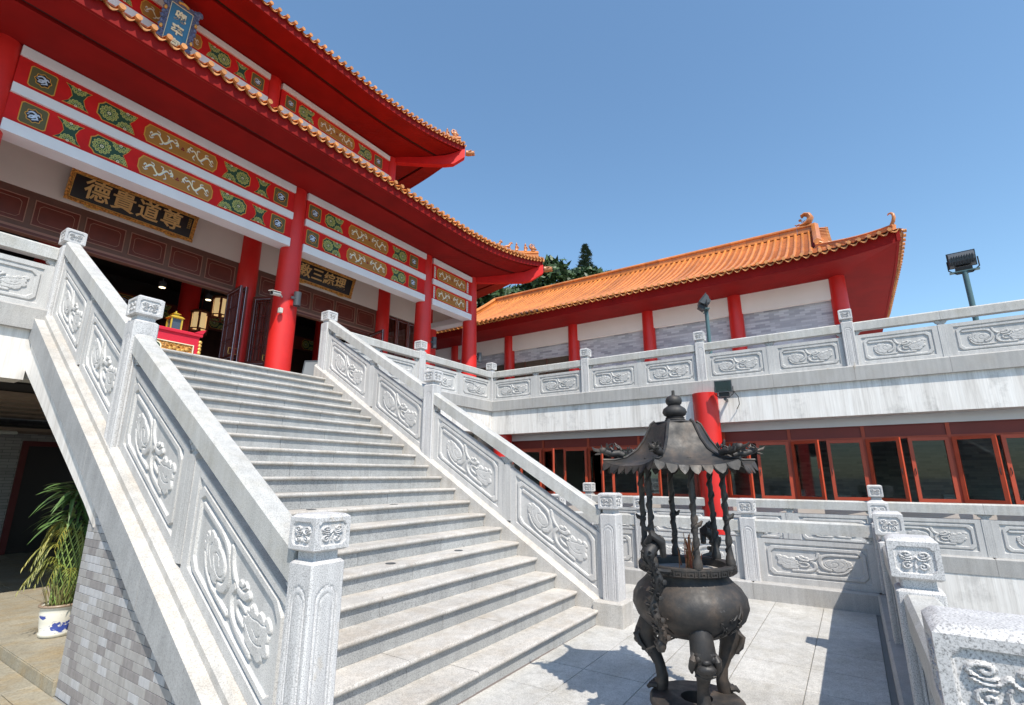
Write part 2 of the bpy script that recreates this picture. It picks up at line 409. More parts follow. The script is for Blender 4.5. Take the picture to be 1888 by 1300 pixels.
def panel_mesh(L, H, thick, slope=0.0, mirror=False, nu=150, nz=84, back=True):
    m = M()
    us = np.linspace(0, L, nu); zs = np.linspace(0, H, nz); U, Z = np.meshgrid(us, zs)
    h = panel_h(U, Z, L, H, mirror)
    m.grid(np.stack([U, -thick/2-h, Z+slope*U], -1))
    if back:
        s2 = slice(None, None, 2)
        m.grid(np.stack([U, thick/2+h, Z+slope*U], -1)[s2, s2], flip=True)
    t = thick/2
    for a, b in (((0,0),(L,0)), ((0,H),(L,H))):
        m.add([(a[0],-t,a[1]+slope*a[0]),(b[0],-t,b[1]+slope*b[0]),(b[0],t,b[1]+slope*b[0]),(a[0],t,a[1]+slope*a[0])], [(0,1,2,3)])
    for u in (0, L): m.add([(u,-t,slope*u),(u,t,slope*u),(u,t,H+slope*u),(u,-t,H+slope*u)], [(0,1,2,3)])
    return m.mesh('carved_panel', G_PANEL, True, 22)

CAP_S = [(spiral(.30,.70,.17,1.35,math.radians(-60),-1,sx=1.15,sy=.8), .036), (spiral(.72,.70,.14,1.3,math.radians(-100),1,sx=1.1,sy=.85), .034),
         (spiral(.30,.29,.15,1.35,math.radians(60),1), .034), (spiral(.68,.27,.14,1.3,math.radians(80),-1), .033),
         ([(.17,.56),(.30,.50),(.44,.53),(.52,.62),(.60,.52),(.74,.50),(.86,.57)], .03), ([(.50,.20),(.49,.36),(.53,.48)], .028)]
def cap_mesh(w=0.216, H=0.205, n=56):
    m = M(); e = 0.018
    us = np.linspace(-w/2, w/2, n); zs = np.linspace(0.012, H-0.02, n); U, Z = np.meshgrid(us, zs)
    x0, x1, z0, z1 = -w*.38, w*.38, 0.032, H-0.042
    r = rectd(U, Z, x0, x1, z0, z1, 0.022)
    h = -0.009*np.clip(r/0.003, 0, 1)
    h += np.where(r > 0, 0.010*strokes((U-x0)/(x1-x0), (Z-z0)/(z1-z0), CAP_S), 0)
    for k in range(4):
        P = np.stack([U, -w/2-h, Z], -1); a = k*math.pi/2; c_, s_ = math.cos(a), math.sin(a)
        Q = P.copy(); Q[..., 0] = P[..., 0]*c_-P[..., 1]*s_; Q[..., 1] = P[..., 0]*s_+P[..., 1]*c_
        m.grid(Q)
    q = w/2; r_ = lambda d, z: [(-d,-d,z),(d,-d,z),(d,d,z),(-d,d,z)]
    m.loft([r_(q-e, 0), r_(q, 0.012)], caps=False); m.add(r_(q-e, 0), [(3,2,1,0)])
    m.loft([r_(q, H-0.02), r_(q-0.02, H-0.002), r_(q-0.03, H)], caps=False); m.add(r_(q-0.03, H), [(0,1,2,3)])
    return m.mesh('newel_cap', G_NEWEL, True, 35)
CAPMESH = {}
def newel_mesh(w=0.2, H=0.93, neck=0.05, nu=30, nz=96):
    """shaft with an arched double groove on each face, chamfered arrises and a neck under the cap"""
    m = M(); c = 0.010
    us = np.linspace(-w/2+c, w/2-c, nu); zs = np.linspace(0, H-0.015, nz); U, Z = np.meshgrid(us, zs)
    top = H-0.13
    def arch(rx, zt):   # inside an arch-shaped outline
        zz = zt-rx
        return np.where(Z < zz, rx-np.abs(U), rx-np.hypot(U, (Z-zz)*0.9))
    d1 = arch(w*0.30, top); d2 = arch(w*0.19, top-0.035)
    h = -0.007*np.exp(-(d1/0.0045)**2)-0.006*np.exp(-(d2/0.0045)**2)
    h = np.where(Z < 0.02, 0, h)
    for k in range(4):
        P = np.stack([U, -w/2-h, Z], -1); a = k*math.pi/2; c_, s_ = math.cos(a), math.sin(a)
        Q = P.copy(); Q[..., 0] = P[..., 0]*c_-P[..., 1]*s_; Q[..., 1] = P[..., 0]*s_+P[..., 1]*c_
        m.grid(Q)
        e = w/2; v = [(e-c,-e,0),(e,-e+c,0),(e,-e+c,H-0.015),(e-c,-e,H-0.015)]
        m.add([(x*c_-y*s_, x*s_+y*c_, z) for x, y, z in v], [(0,1,2,3)])
    def oc(d, z): return [(-d+c,-d,z),(d-c,-d,z),(d,-d+c,z),(d,d-c,z),(d-c,d,z),(-d+c,d,z),(-d,d-c,z),(-d,-d+c,z)]
    m.loft([oc(w/2, H-0.015), oc(w/2-0.016, H), oc(w/2-0.026, H), oc(w/2-0.026, H+neck)], caps=False)
    return m.mesh('newel_shaft', G_NEWEL, True, 35)
_nm = {}
def add_newel(parent, x, y, z, H, k=1.0, ang=0, w=0.2):
    key = (round(H, 3), round(w, 3))
    if key not in _nm: _nm[key] = newel_mesh(w, H)
    if 'c' not in _nm: _nm['c'] = cap_mesh()
    n = place('newel_post', _nm[key], parent, T(x, y, z) @ RZ(ang))
    cap = place('carved_cap', _nm['c'], n, T(x, y, z+H+0.045) @ RZ(ang) @ Matrix.Diagonal((w/0.2, w/0.2, k, 1)))
    return n
_mp = {}
def midpost_mesh(H, rail0, w=0.115, t=0.075, half=0):
    """short post between panels, grooved, with a flared cloud bracket reaching up to the handrail.
       half: -1/+1 only the bracket half that leans on a newel"""
    m = M()
    if not half:
        nu, nz = 34, 60
        us = np.linspace(-w/2, w/2, nu); zs = np.linspace(0, H, nz); U, Z = np.meshgrid(us, zs)
        a1 = np.abs(np.abs(U)-w*0.36); a2 = np.abs(np.abs(U)-w*0.16)
        h = -0.012*np.clip(1-a1/0.006, 0, 1)-0.008*np.clip(1-a2/0.005, 0, 1)*np.where(Z < H-0.06, 1, 0)
        h = np.where((Z > H-0.03) | (Z < 0.02), 0, h)
        m.grid(np.stack([U, -t/2-0.012-h, Z], -1)); m.grid(np.stack([U, t/2+0.012+h, Z], -1), flip=True)
        m.box(-w/2, w/2, -t/2-0.011, t/2+0.011, 0, H)
    g = rail0-H
    prof = [(0.0, w*0.36), (0.25, w*0.40), (0.45, w*0.62), (0.62, w*0.72), (0.72, w*0.60), (0.85, w*0.95), (1.0, w*1.05)]
    lo = -1 if half <= 0 else 0; hi = 1 if half >= 0 else 0
    ring = []
    for q, ww in prof:
        z = H+q*g; x0, x1 = lo*ww, hi*ww
        ring.append([(x0, -t/2*.8, z), (x1, -t/2*.8, z), (x1, t/2*.8, z), (x0, t/2*.8, z)])
    m.loft(ring)
    for q, xx in ((0.30, 0.25), (0.30, -0.25), (0.75, 0.62), (0.75, -0.62), (0.62, 0.0), (0.88, 0.2), (0.88, -0.2)):
        if half and (xx*half < 0): continue
        for sy in (-1, 1): m.blob((xx*w, sy*t/2*.8, H+q*g), 0.013, 6, 4)
    return m.mesh('mid_post', G_PANEL, False)
def rail_mesh(L, slope, h0, h1, w=0.15):
    m = M(); c = 0.022
    pr = [(-w/2, h0), (w/2, h0), (w/2, h1-c), (w/2-c, h1), (-w/2+c, h1), (-w/2, h1-c)]
    m.loft([[(0.0015, a, b) for a, b in pr], [(L-0.0015, a, b+slope*L) for a, b in pr]])
    return m.mesh('handrail', G_RAIL, False)
_pm = {}
def cached(key, fn):
    if key not in _pm: _pm[key] = fn()
    return _pm[key]
def bay(parent, org, ang, L, hs, slope=0.0, nsub=2, mirror=False, wpost=0.2, railw=0.15, hires=False, curb=True, cw=0.30):
    """one bay between two newels: nsub carved panels, mid posts, brackets, handrail, base curb.
       org = centre of the first newel at floor level; local +x runs along the bay, front is local -y.
       hs = (curb height, panel top, rail underside, rail top) above the floor line"""
    c0, pt, r0, r1 = hs
    W = T(*org) @ RZ(ang)
    lw = 0.115
    a = wpost/2; b = L-wpost/2; step = (b-a)/nsub
    for i in range(nsub):
        u0 = a+i*step+(lw/2 if i else 0); u1 = a+(i+1)*step-(lw/2 if i < nsub-1 else 0); l = round(u1-u0, 3)
        me = cached(('p', l, pt-c0, slope, mirror, hires), lambda: panel_mesh(l, pt-c0, 0.085, slope, mirror, 300 if hires else 190, 150 if hires else 100))
        place('carved_panel', me, parent, W @ T(u0, 0, c0+slope*u0))
        me = cached(('r', round(step, 3), slope, r0, r1, railw), lambda: rail_mesh(step, slope, r0, r1, railw))
        place('handrail', me, parent, W @ T(a+i*step, 0, slope*(a+i*step)))
        if i:
            um = a+i*step
            me = cached(('m', pt-c0, r0-c0), lambda: midpost_mesh(pt-c0+0.004, r0-c0))
            place('mid_post', me, parent, W @ T(um, 0, c0+slope*um))
    for u, hf in ((a, 1), (b, -1)):
        me = cached(('b', pt-c0, r0-c0, hf), lambda: midpost_mesh(pt-c0, r0-c0, half=hf))
        place('corner_bracket', me, parent, W @ T(u, 0, c0+slope*u))
    if curb:
        for i in range(nsub):
            l = L/nsub
            me = cached(('c', round(l, 3), c0, cw), lambda: M().slab(0.0015, l-0.0015, -cw/2, cw/2, -0.03, c0, 0.02).mesh('base_curb', G_CURB))
            place('base_curb', me, parent, W @ T(i*l, 0, 0))

# ---------------------------------------------------------------- ground and courtyard
FZ = 3.333                      # upper terrace floor
NR, RISE, TREAD, Y1 = 21, 0.1587, 0.2631, 2.5378
def zn(y): return RISE+(y-Y1)*RISE/TREAD      # line through the step nosings
SL = RISE/TREAD
structure('ground', M().box(-900, 900, -900, 900, -3.2, -2.75), plain('earth', (0.20, 0.19, 0.175), 0.95))
cy = structure('courtyard', M().box(-14, 7.93, -0.36, 15, -2.75, -0.008), plain('bedding', (0.24, 0.235, 0.22), 0.9))
structure('lower_walk', M().box(10.86, 26, -14, 9.0, -2.74, 0.125), plain('walk_concrete', (0.35, 0.34, 0.32), 0.9))
def pave(parent, x0, x1, y0, y1, px, py, z, mat, off=0.0, gap=0.0065, name='paving_slab'):
    ms = {}
    j = 0; y = y0
    while y < y1-0.02:
        x = x0-(off*(j % 2)); yb = min(y+py, y1)
        while x < x1-0.02:
            xa, xb = max(x, x0), min(x+px, x1)
            if xb-xa > 0.03:
                k = (round(xb-xa, 3), round(yb-y, 3))
                if k not in ms: ms[k] = M().slab(gap/2, k[0]-gap/2, gap/2, k[1]-gap/2, -0.006, 0.004, 0.002).mesh('paving_slab', mat)
                o = place(name, ms[k], parent, T(xa, y, z+rnd.uniform(-0.0012, 0.0012)))
            x += px
        y += py; j += 1
pave(cy, 1.05, 7.80, 0.52-0.533*2+0.533, 0.52, 0.54, 0.533, 0.0, G_PAVE)
pave(cy, 0.51, 7.80, 0.52, 2.66, 0.54, 0.535, 0.0, G_PAVE)
pave(cy, 5.9, 7.80, 2.66, 7.4, 0.54, 0.535, 0.0, G_PAVE)
# warm paving left of the stairs and the raised floor of the undercroft
pave(cy, -2.2, 1.60, 2.66, 9.6, 0.76, 0.72, 0.0, G_PAVE2, 0.2)
uf = structure('undercroft_floor', M().box(1.60, 6.0, 5.19, 14.2, -0.006, 0.092), G_PAVE2)
pave(uf, 1.603, 5.9, 5.22, 14.1, 0.72, 0.74, 0.098, G_PAVE2, 0.0)

# ---------------------------------------------------------------- the staircase
st = thing('granite_staircase', (3.7, 2.54, 0), 'wide flight of grey granite steps climbing between two carved balustrades', 'staircase')
XL, XR = 1.80, 5.556
# core under the treads
cp = [(Y1+0.03, -0.01)]
for i in range(NR):
    y = Y1+TREAD*i+0.05; z = RISE*(i+1)-0.045
    cp += [(y, z), (y+TREAD, z)]
cp += [(8.15, 3.28), (8.15, 2.70), (7.8, 2.70), (5.2, 1.15), (5.2, -0.01)]
part('core', M().prism(cp, lambda a, b, d: (d, a, b), XL-0.1, XR+0.05), MORTAR, st)
rsl = random.Random(5)
for i in range(NR):
    y = Y1+TREAD*i; z = RISE*(i+1)
    # joints wander from step to step
    cuts = [XL]; x = XL+0.35+0.42*((i*3) % 5)*0.6+rsl.uniform(-.1, .1)
    while x < XR-0.3: cuts.append(x); x += 1.18+rsl.uniform(-.04, .04)
    cuts.append(XR)
    r = 0.019; dep = (TREAD+0.05) if i < NR-1 else 0.36
    for a, b in zip(cuts[:-1], cuts[1:]):
        a2, b2 = a+0.0022, b-0.0022; dz = rsl.uniform(-.0012, .0012)
        pf = [(dep, 0.0), (0.0+r, 0.0)] + [(r-r*math.sin(t), -r+r*math.cos(t)) for t in np.linspace(0.3, math.pi-0.3, 6)] + [(r, -2*r), (dep, -2*r)]
        m = M().prism(pf, lambda u, w, d: (d, y+u, z+w+dz), a2, b2)
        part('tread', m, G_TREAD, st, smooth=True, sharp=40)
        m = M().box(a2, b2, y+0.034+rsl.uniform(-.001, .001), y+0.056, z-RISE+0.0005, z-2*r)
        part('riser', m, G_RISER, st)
# small round drain covers let into two treads
for (ii, xs) in ((4, (3.55, 4.55)), (7, (3.2, 4.3))):
    for x in xs:
        part('drain_cover', M().lathe([(0.001, 0), (0.048, 0), (0.048, 0.003), (0.001, 0.003)], 24, (x, Y1+TREAD*ii+0.15, RISE*(ii+1)+0.001)), LAMPG, st)
# stringers: inner sloping kerb and stepped outer skirt on both sides
def stringer(xi, xo, sgn):
    """xi inner face, xo outer face; sgn +1 if outside is +x"""
    ya, yb = 2.56, 8.18
    pan = xi+0.082*sgn
    segs = 4
    for k in range(segs):
        y0 = ya+(yb-ya)*k/segs+(0.0012 if k else 0); y1 = ya+(yb-ya)*(k+1)/segs-0.0012
        def sec(y, drop):
            b = zn(y)
            return [(xi, y, max(b+0.05-drop, -0.005)), (xi, y, b+0.05), (xi+0.035*sgn, y, b+0.088), (pan+0.01*sgn, y, b+0.088),
                    (pan+0.01*sgn, y, max(b-drop, -0.005))]
        rA, rB = sec(y0, 0.22), sec(y1, 0.22)
        m = M(); m.loft([rA, rB] if sgn < 0 else [rA, rB])
        part('inner_kerb', m, G_STRING, st)
        def sec2(y):
            b = zn(y); f = lambda z: max(z, -0.005)
            return [(pan+0.01*sgn, y, f(b-0.27)), (pan+0.01*sgn, y, b+0.084), (xo-0.115*sgn, y, b+0.084), (xo-0.088*sgn, y, b+0.055), (xo-0.088*sgn, y, b-0.0),
                    (xo, y, b-0.004), (xo, y, f(b-0.27))]
        m = M().loft([sec2(y0), sec2(y1)])
        m.mi = [0]*len(m.f)
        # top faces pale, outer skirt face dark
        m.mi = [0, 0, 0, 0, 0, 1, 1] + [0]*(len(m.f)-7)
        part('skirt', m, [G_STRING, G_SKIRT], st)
stringer(XR, 5.93, 1); stringer(1.965, 1.571, -1)
# the pale side of the sloping slab, seen where the undercroft is open
sl = M().prism([(5.045, zn(5.045)-0.265), (8.05, zn(8.05)-0.265), (8.05, 2.82), (5.33, zn(5.33)-0.47), (5.045, zn(5.045)-0.47)], lambda a, b, d: (d, a, b), 1.61, 1.80)
part('slab_side', sl, MARBLE, st)
# side wall of the stairs: brick tiles laid piece by piece
bw = thing('tiled_side_wall', (1.62, 4.0, 0), 'low triangular wall of mixed grey tiles under the stair skirt on the left', 'wall')
poly = [(2.45, 0.0), (5.19, 0.0), (5.19, 1.42), (5.06, 1.40), (4.9, zn(4.9)-0.2), (2.7, zn(2.7)-0.2)]
part('mortar_backing', M().prism(poly, lambda a, b, d: (d, a, b), 1.632, 1.80), MORTAR, bw)
part('end_face', M().box(1.634, 1.80, 5.19, 5.20, 0.0, 1.40), MORTAR, bw)
RH, BL = 0.0555, 0.150
bms = {}; nb = 0; stuff = M(); jb = random.Random(3)
row = 0; z = 0.002
while z < 1.40:
    y = 5.188-(0.0 if row % 2 else 0.0)
    first = [BL, BL*0.5, BL*0.75, BL*0.25][row % 4] if row % 2 == 0 else [BL*0.5, BL][row // 2 % 2]
    L = first
    while y > 2.5:
        y0 = max(y-L, 2.45); ztop = z+RH-0.0035
        lim = zn((y+y0)/2)-0.23
        if z < lim or y0 > 5.05:
            k = round(L, 3)
            if y0 > 2.46 and nb < 300:
                if k not in bms: bms[k] = M().slab(-0.011, 0.0, 0.0018, k-0.0018, 0, RH-0.004, 0.0015).mesh('brick', BRICKP)
                place('brick', bms[k], bw, T(1.632, y-k, z)); nb += 1
            else: stuff.box(1.621, 1.632, y0+0.0018, y-0.0018, z, ztop)
        y = y0; L = BL
        if y <= 2.46: break
    z += RH; row += 1
if stuff.v: tag(part('hidden_bricks', stuff, BRICKP, bw), kind='stuff')

# newels and balustrades of the stairs
HS_T = (0.25, 0.835, 0.925, 1.09)            # terrace railing
HS_C = (0.225, 0.775, 0.856, 1.015)          # courtyard railing
HS_S = (0.088, 0.80, 0.905, 1.085)            # stair railing, above the nosing line
def stair_rail(xc, label, hires):
    t = thing('stair_balustrade', (xc, 2.4, 0), label, 'balustrade', 'carved balustrades beside the stairs')
    ys = (2.405, 5.272, 8.040)
    # foot block
    part('foot_block', M().loft([[(xc-.155, 2.255, 0), (xc+.155, 2.255, 0), (xc+.155, 2.60, 0), (xc-.155, 2.60, 0)],
                                 [(xc-.155, 2.255, .235), (xc+.155, 2.255, .235), (xc+.155, 2.60, .235), (xc-.155, 2.60, .235)],
                                 [(xc-.135, 2.275, .256), (xc+.135, 2.275, .256), (xc+.135, 2.58, .256), (xc-.135, 2.58, .256)]]), G_STRING, t)
    add_newel(t, xc, ys[0], 0.25, 0.925, 0.90)
    add_newel(t, xc, ys[1], zn(ys[1])-0.06, 3.014-0.045-zn(ys[1])+0.06, 0.90)
    add_newel(t, xc, ys[2], FZ, 4.49-0.045-FZ, 0.95)
    # local +x runs down towards -y, front (-y local) faces -x world
    for ya, yb in ((ys[1], ys[0]), (ys[2], ys[1])):
        L = round(ya-yb, 4)
        bay(t, (xc, ya, zn(ya)), -math.pi/2, L, HS_S, -SL, 2, wpost=0.19, railw=0.155, hires=hires, curb=False)
    return t
stair_rail(1.765, 'carved granite stair balustrade nearest the camera, left of the steps', True)
stair_rail(5.685, 'carved granite stair balustrade on the right side of the steps', False)

# ---------------------------------------------------------------- terrace body
ter = thing('stone_terrace', (0, 8.0, 0), 'raised stone terrace with streaked marble edge band below the halls', 'terrace')
part('floor_slab', M().box(-12, 30, 8.10, 24, 2.72, FZ-0.004), G_PAVE, ter)
part('floor_slab', M().box(11.12, 30, -13, 8.10, 2.72, FZ-0.004), G_PAVE, ter)
part('edge_band', M().box(-12, 1.612, 8.045, 8.42, 2.70, 3.303), MARBLE, ter)
part('edge_band', M().box(5.90, 11.055, 8.045, 8.42, 2.70, 3.303), MARBLE, ter)
part('edge_band', M().box(11.055, 11.42, -13, 8.42, 2.672, 3.303), MARBLE, ter)
# railing along the terrace front, left of the stairs
def level_rail(label, pts, ang, hs, caps, kcap=1.0, group=None, nsub=2, mirror=False, cw=0.3, hires=False, newels=None):
    """pts: newel centres in order along local +x"""
    t = thing('stone_balustrade', pts[0], label, 'balustrade', group)
    for i, p in enumerate(pts):
        if newels is None or newels[i]: add_newel(t, p[0], p[1], p[2]+hs[0]-0.002, caps[0]-0.045-hs[0]+0.002, kcap)
    for a, b in zip(pts[:-1], pts[1:]):
        L = round(math.hypot(b[0]-a[0], b[1]-a[1]), 4)
        bay(t, a, ang, L, hs, 0.0, nsub, mirror, cw=cw, hires=hires)
    return t
yt = 8.13
g1 = 'carved railings round the upper terrace'
level_rail('carved terrace railing left of the stair head', [(-3.75, yt, FZ), (-1.0, yt, FZ), (1.765, yt, FZ)], 0, HS_T, (1.16, 1.365), group=g1, newels=[1, 1, 0])
level_rail('carved terrace railing between the stair head and the inner corner', [(5.685, yt, FZ), (8.30, yt, FZ), (11.15, yt, FZ)], 0, HS_T, (1.16, 1.365), group=g1, newels=[0, 1, 1])
pts = [(11.15, yt, FZ)]+[(11.15, y, FZ) for y in (5.20, 2.43, -0.28, -3.0, -5.7, -8.4)]
level_rail('long carved terrace railing in front of the side hall', pts, -math.pi/2, HS_T, (1.16, 1.365), group=g1, newels=[0]+[1]*6)
# railing of the lower walk, below the long terrace railing
pts = [(10.93, y, 0.155) for y in (5.13, 2.43, -0.28, -2.98, -5.7)]
level_rail('lower walk railing in front of the red casement windows', pts, -math.pi/2, HS_C, (1.085, 1.285), newels=[1, 0, 1, 1, 1])
part('walk_edge', M().box(10.79, 10.93, -13, 8.6, -2.7, 0.122), MARBLE, ter)
# courtyard railings
pts = [(7.93, y, 0.0) for y in (7.35, 5.84, 4.33, 2.82, 1.31, -0.205)]
level_rail('courtyard railing behind the incense burner', pts, -math.pi/2, HS_C, (1.085, 1.285), nsub=1, mirror=True)
pts = [(x, -0.205, 0.0) for x in (1.61, 3.50, 5.76, 7.93)]
level_rail('courtyard railing at the right edge, seen nearly end on', pts, 0, HS_C, (1.085, 1.285), nsub=1, hires=True, newels=[1, 1, 1, 0])

# red columns of the lower storey
for y, lb in ((2.42, 'red round column standing behind the incense burner roof'), (7.86, 'red round column in the corner behind the stair railing')):
    o = part('red_column', M().cyl(11.06 if y < 5 else 11.32, y-.01, -2.7, 3.30 if y < 5 else 2.69, 0.255, 48), RED, None, smooth=True, sharp=40)
    tag(o, lb, 'column')

# ---------------------------------------------------------------- lower storey with casement windows
low = thing('lower_storey', (11.55, 0, 0), 'lower storey wall of dark red panels and orange-red casement windows', 'building')
part('head_beam', M().box(11.50, 11.9, -13, 8.4, 2.512, 2.70), WHITE, low)
part('sill_wall', M().box(11.56, 11.75, -13, 8.3, 0.12, 1.145), PLASTER, low)
part('room_floor', M().box(11.7, 22, -13, 12, 0.12, 0.16), WOOD2, low)
part('room_ceiling', M().box(11.75, 22, -13, 12, 2.66, 2.70), PLASTER, low)
part('back_wall', M().box(19.0, 19.2, -13, 12, 0.1, 2.7), BRICK_Y, low)
part('end_wall', M().box(11.0, 22, 8.45, 8.6, -2.7, 2.7), PLASTER, low)
part('end_wall', M().box(11.5, 22, -13.2, -13.0, 0.1, 2.7), PLASTER, low)
mull = [7.98, 6.70, 5.40, 4.10, 2.80, 2.21, 0.97, -0.26, -1.49, -2.72, -3.95, -5.2, -6.5]
zs0, zs1, zt1 = 1.145, 2.262, 2.512
part('transom_rail', M().box(11.53, 11.60, -6.5, 7.98, 2.255, 2.30), WFRAME, low)
part('sill_rail', M().box(11.53, 11.60, -6.5, 7.98, 1.10, 1.150), WFRAME, low)
part('top_rail', M().box(11.535, 11.60, -6.5, 7.98, 2.495, 2.512), WPANEL, low)
for y in mull: part('mullion', M().box(11.528, 11.60, y-0.028, y+0.028, 1.15, 2.51), WFRAME, low)
def sash(parent, yh, w, ang, side):
    """casement hinged at yh; side -1: leaf runs towards -y; ang opens outwards (-x)"""
    m = M(); f = 0.058; H = zs1-zs0-0.012
    m.box(-0.02, 0.02, 0, f, 0, H); m.box(-0.02, 0.02, w-f, w, 0, H); m.box(-0.02, 0.02, f, w-f, 0, f); m.box(-0.02, 0.02, f, w-f, H-f, H)
    g = M().box(-0.003, 0.003, f, w-f, f, H-f); hd = M().tube([(-0.03, w-0.03, H*.42), (-0.045, w-0.03, H*.47), (-0.03, w-0.03, H*.52)], 0.007, 5)
    if side < 0:
        for q in (m, g, hd): q.v = [(x, -y, z) for x, y, z in q.v]; q.f = [p[::-1] for p in q.f]
    W = T(11.505, yh, zs0+0.01) @ RZ(ang*(-side)*-1)
    a = part('casement_window', m, WFRAME, parent, W)
    part('pane', g, GLASS, a, W); part('stay_handle', hd, BRONZE_D, a, W)
for i in range(len(mull)-1):
    y1, y0 = mull[i], mull[i+1]
    if y1-y0 < 0.7: 
        part('fixed_panel', M().box(11.545, 11.565, y0+.028, y1-.028, 1.15, 2.5), WPANEL, low); continue
    w = (y1-y0-0.056)/2
    part('transom_panel', M().box(11.555, 11.575, y0+.028, y1-.028, 2.30, 2.495), WPANEL, low)
    a1, a2 = [(0.55, 0.14), (0.62, 0.10), (0.6, 0.2), (0.5, 0.16), (0.4, 0.1)][i % 5]
    sash(low, y1-.028, w-0.004, a1, -1); sash(low, y0+.028, w-0.004, a2, 1)
# things inside the room
def carton(x, y, z, a, b, h, lb):
    m = M().slab(x-a/2, x+a/2, y-b/2, y+b/2, z, z+h*.86, 0.01); m.slab(x-a/2-.01, x+a/2+.01, y-b/2-.01, y+b/2+.01, z+h*.86+.002, z+h, .01)
    return tag(part('storage_carton', m, BOXW, None), lb, 'carton', 'pale cartons inside the lower room')
t = thing('long_table', (13.6, 0.2, 0.16), 'long dark table inside behind the casement windows', 'table')
part('table_top', M().slab(13.1, 14.1, -3, 3.4, 0.92, 0.97, 0.01), WOOD2, t)
for x in (13.2, 14.0):
    for y in (-2.9, 0.2, 3.3): part('leg', M().box(x-.04, x+.04, y-.04, y+.04, 0.16, 0.92), WOOD2, t)
carton(13.5, 1.95, 0.972, .4, .26, .20, 'small pale carton standing alone behind the third window')
carton(13.5, 1.62, 0.972, .4, .30, .13, 'flat pale carton left of the stacked cartons')
carton(13.5, 1.10, 0.972, .4, .32, .15, 'pale carton, lower one of the stack behind the fourth window')
carton(13.5, 1.10, 1.124, .4, .30, .17, 'pale carton, upper one of the stack behind the fourth window')
carton(13.5, 0.25, 0.972, .4, .3, .22, 'pale carton right of the stacked cartons inside')
carton(13.5, -1.55, 0.972, .3, .2, .27, 'narrow pale carton inside near the right end windows')

# ---------------------------------------------------------------- painted cartouches
def poly_mesh(rings_mats, mats, depth=0.004, step=0.0022):
    """stack of flat raised plates: list of (polygon [(x,z)], material index)"""
    m = M(); d = 0.0
    for poly, mi in rings_mats:
        m.m = mi; d0 = d; d += step
        n = len(poly); b = len(m.v)
        m.add([(x, -d0, z) for x, z in poly]+[(x, -d, z) for x, z in poly],
              [tuple(range(n, 2*n))]+[(i, (i+1) % n, n+(i+1) % n, n+i) for i in range(n)])
    return m
def inset(poly, k, kz=None):
    cx = (min(p[0] for p in poly)+max(p[0] for p in poly))/2; cz = (min(p[1] for p in poly)+max(p[1] for p in poly))/2
    hx = (max(p[0] for p in poly)-min(p[0] for p in poly))/2; hz = (max(p[1] for p in poly)-min(p[1] for p in poly))/2
    return [(cx+(x-cx)*(hx-k)/hx, cz+(z-cz)*(hz-(kz or k))/hz) for x, z in poly]
def rosette(m, cx, cz, r, d, clip, half=None):
    """ring of petal loops round a centre, as raised flat rings"""
    n = 12
    for ring, rr, pr, mi in ((0, r*.80, r*.20, 5), (1, r*.46, r*.15, 5), (2, 0, r*.2, 3)):
        k = n if ring == 0 else (8 if ring == 1 else 1)
        for i in range(k):
            a = 2*math.pi*i/k+ring*.3; x, z = cx+rr*math.cos(a), cz+rr*math.sin(a)
            if half is not None and (z-cz)*half < -0.01*r: continue
            if abs(z-clip[1]) > clip[2]-pr*.5: continue
            m.m = mi
            p = [(x+pr*math.cos(t), z+pr*math.sin(t)) for t in np.linspace(0, 2*math.pi, 9)[:-1]]
            q = [(x+pr*.55*math.cos(t), z+pr*.55*math.sin(t)) for t in np.linspace(0, 2*math.pi, 9)[:-1]]
            m.add([(u, -d, w) for u, w in p+q], [(j, (j+1) % 8, 8+(j+1) % 8, 8+j) for j in range(8)])
            if ring != 1: m.m = 6 if ring == 0 else 5; m.add([(u, -d-.0005, w) for u, w in [(x+pr*.28*math.cos(t), z+pr*.28*math.sin(t)) for t in np.linspace(0, 2*math.pi, 7)[:-1]]], [tuple(range(6))])
PM = [ORANGE, OLIVE, GREEN, CREAM, OCHRE, PETAL, GOLD, CLOUDW, INK, plain('dark_crimson', (0.2, 0.004, 0.01), 0.6)]
def flat_line(m, pts, w, d, mi):
    m.m = mi; P = crom(pts, 4); L = []; R = []
    for i, p in enumerate(P):
        t = P[min(i+1, len(P)-1)]-P[max(i-1, 0)]; n = np.array([-t[1], t[0]])/(np.hypot(*t)+1e-9)
        ww = w*(1-0.5*abs(2*i/(len(P)-1)-1)**3) if len(P) > 1 else w
        L.append(p+n*ww/2); R.append(p-n*ww/2)
    k = len(P); m.add([(a[0], -d, a[1]) for a in L]+[(a[0], -d, a[1]) for a in R], [(k+i, k+i+1, i+1, i) for i in range(k-1)])
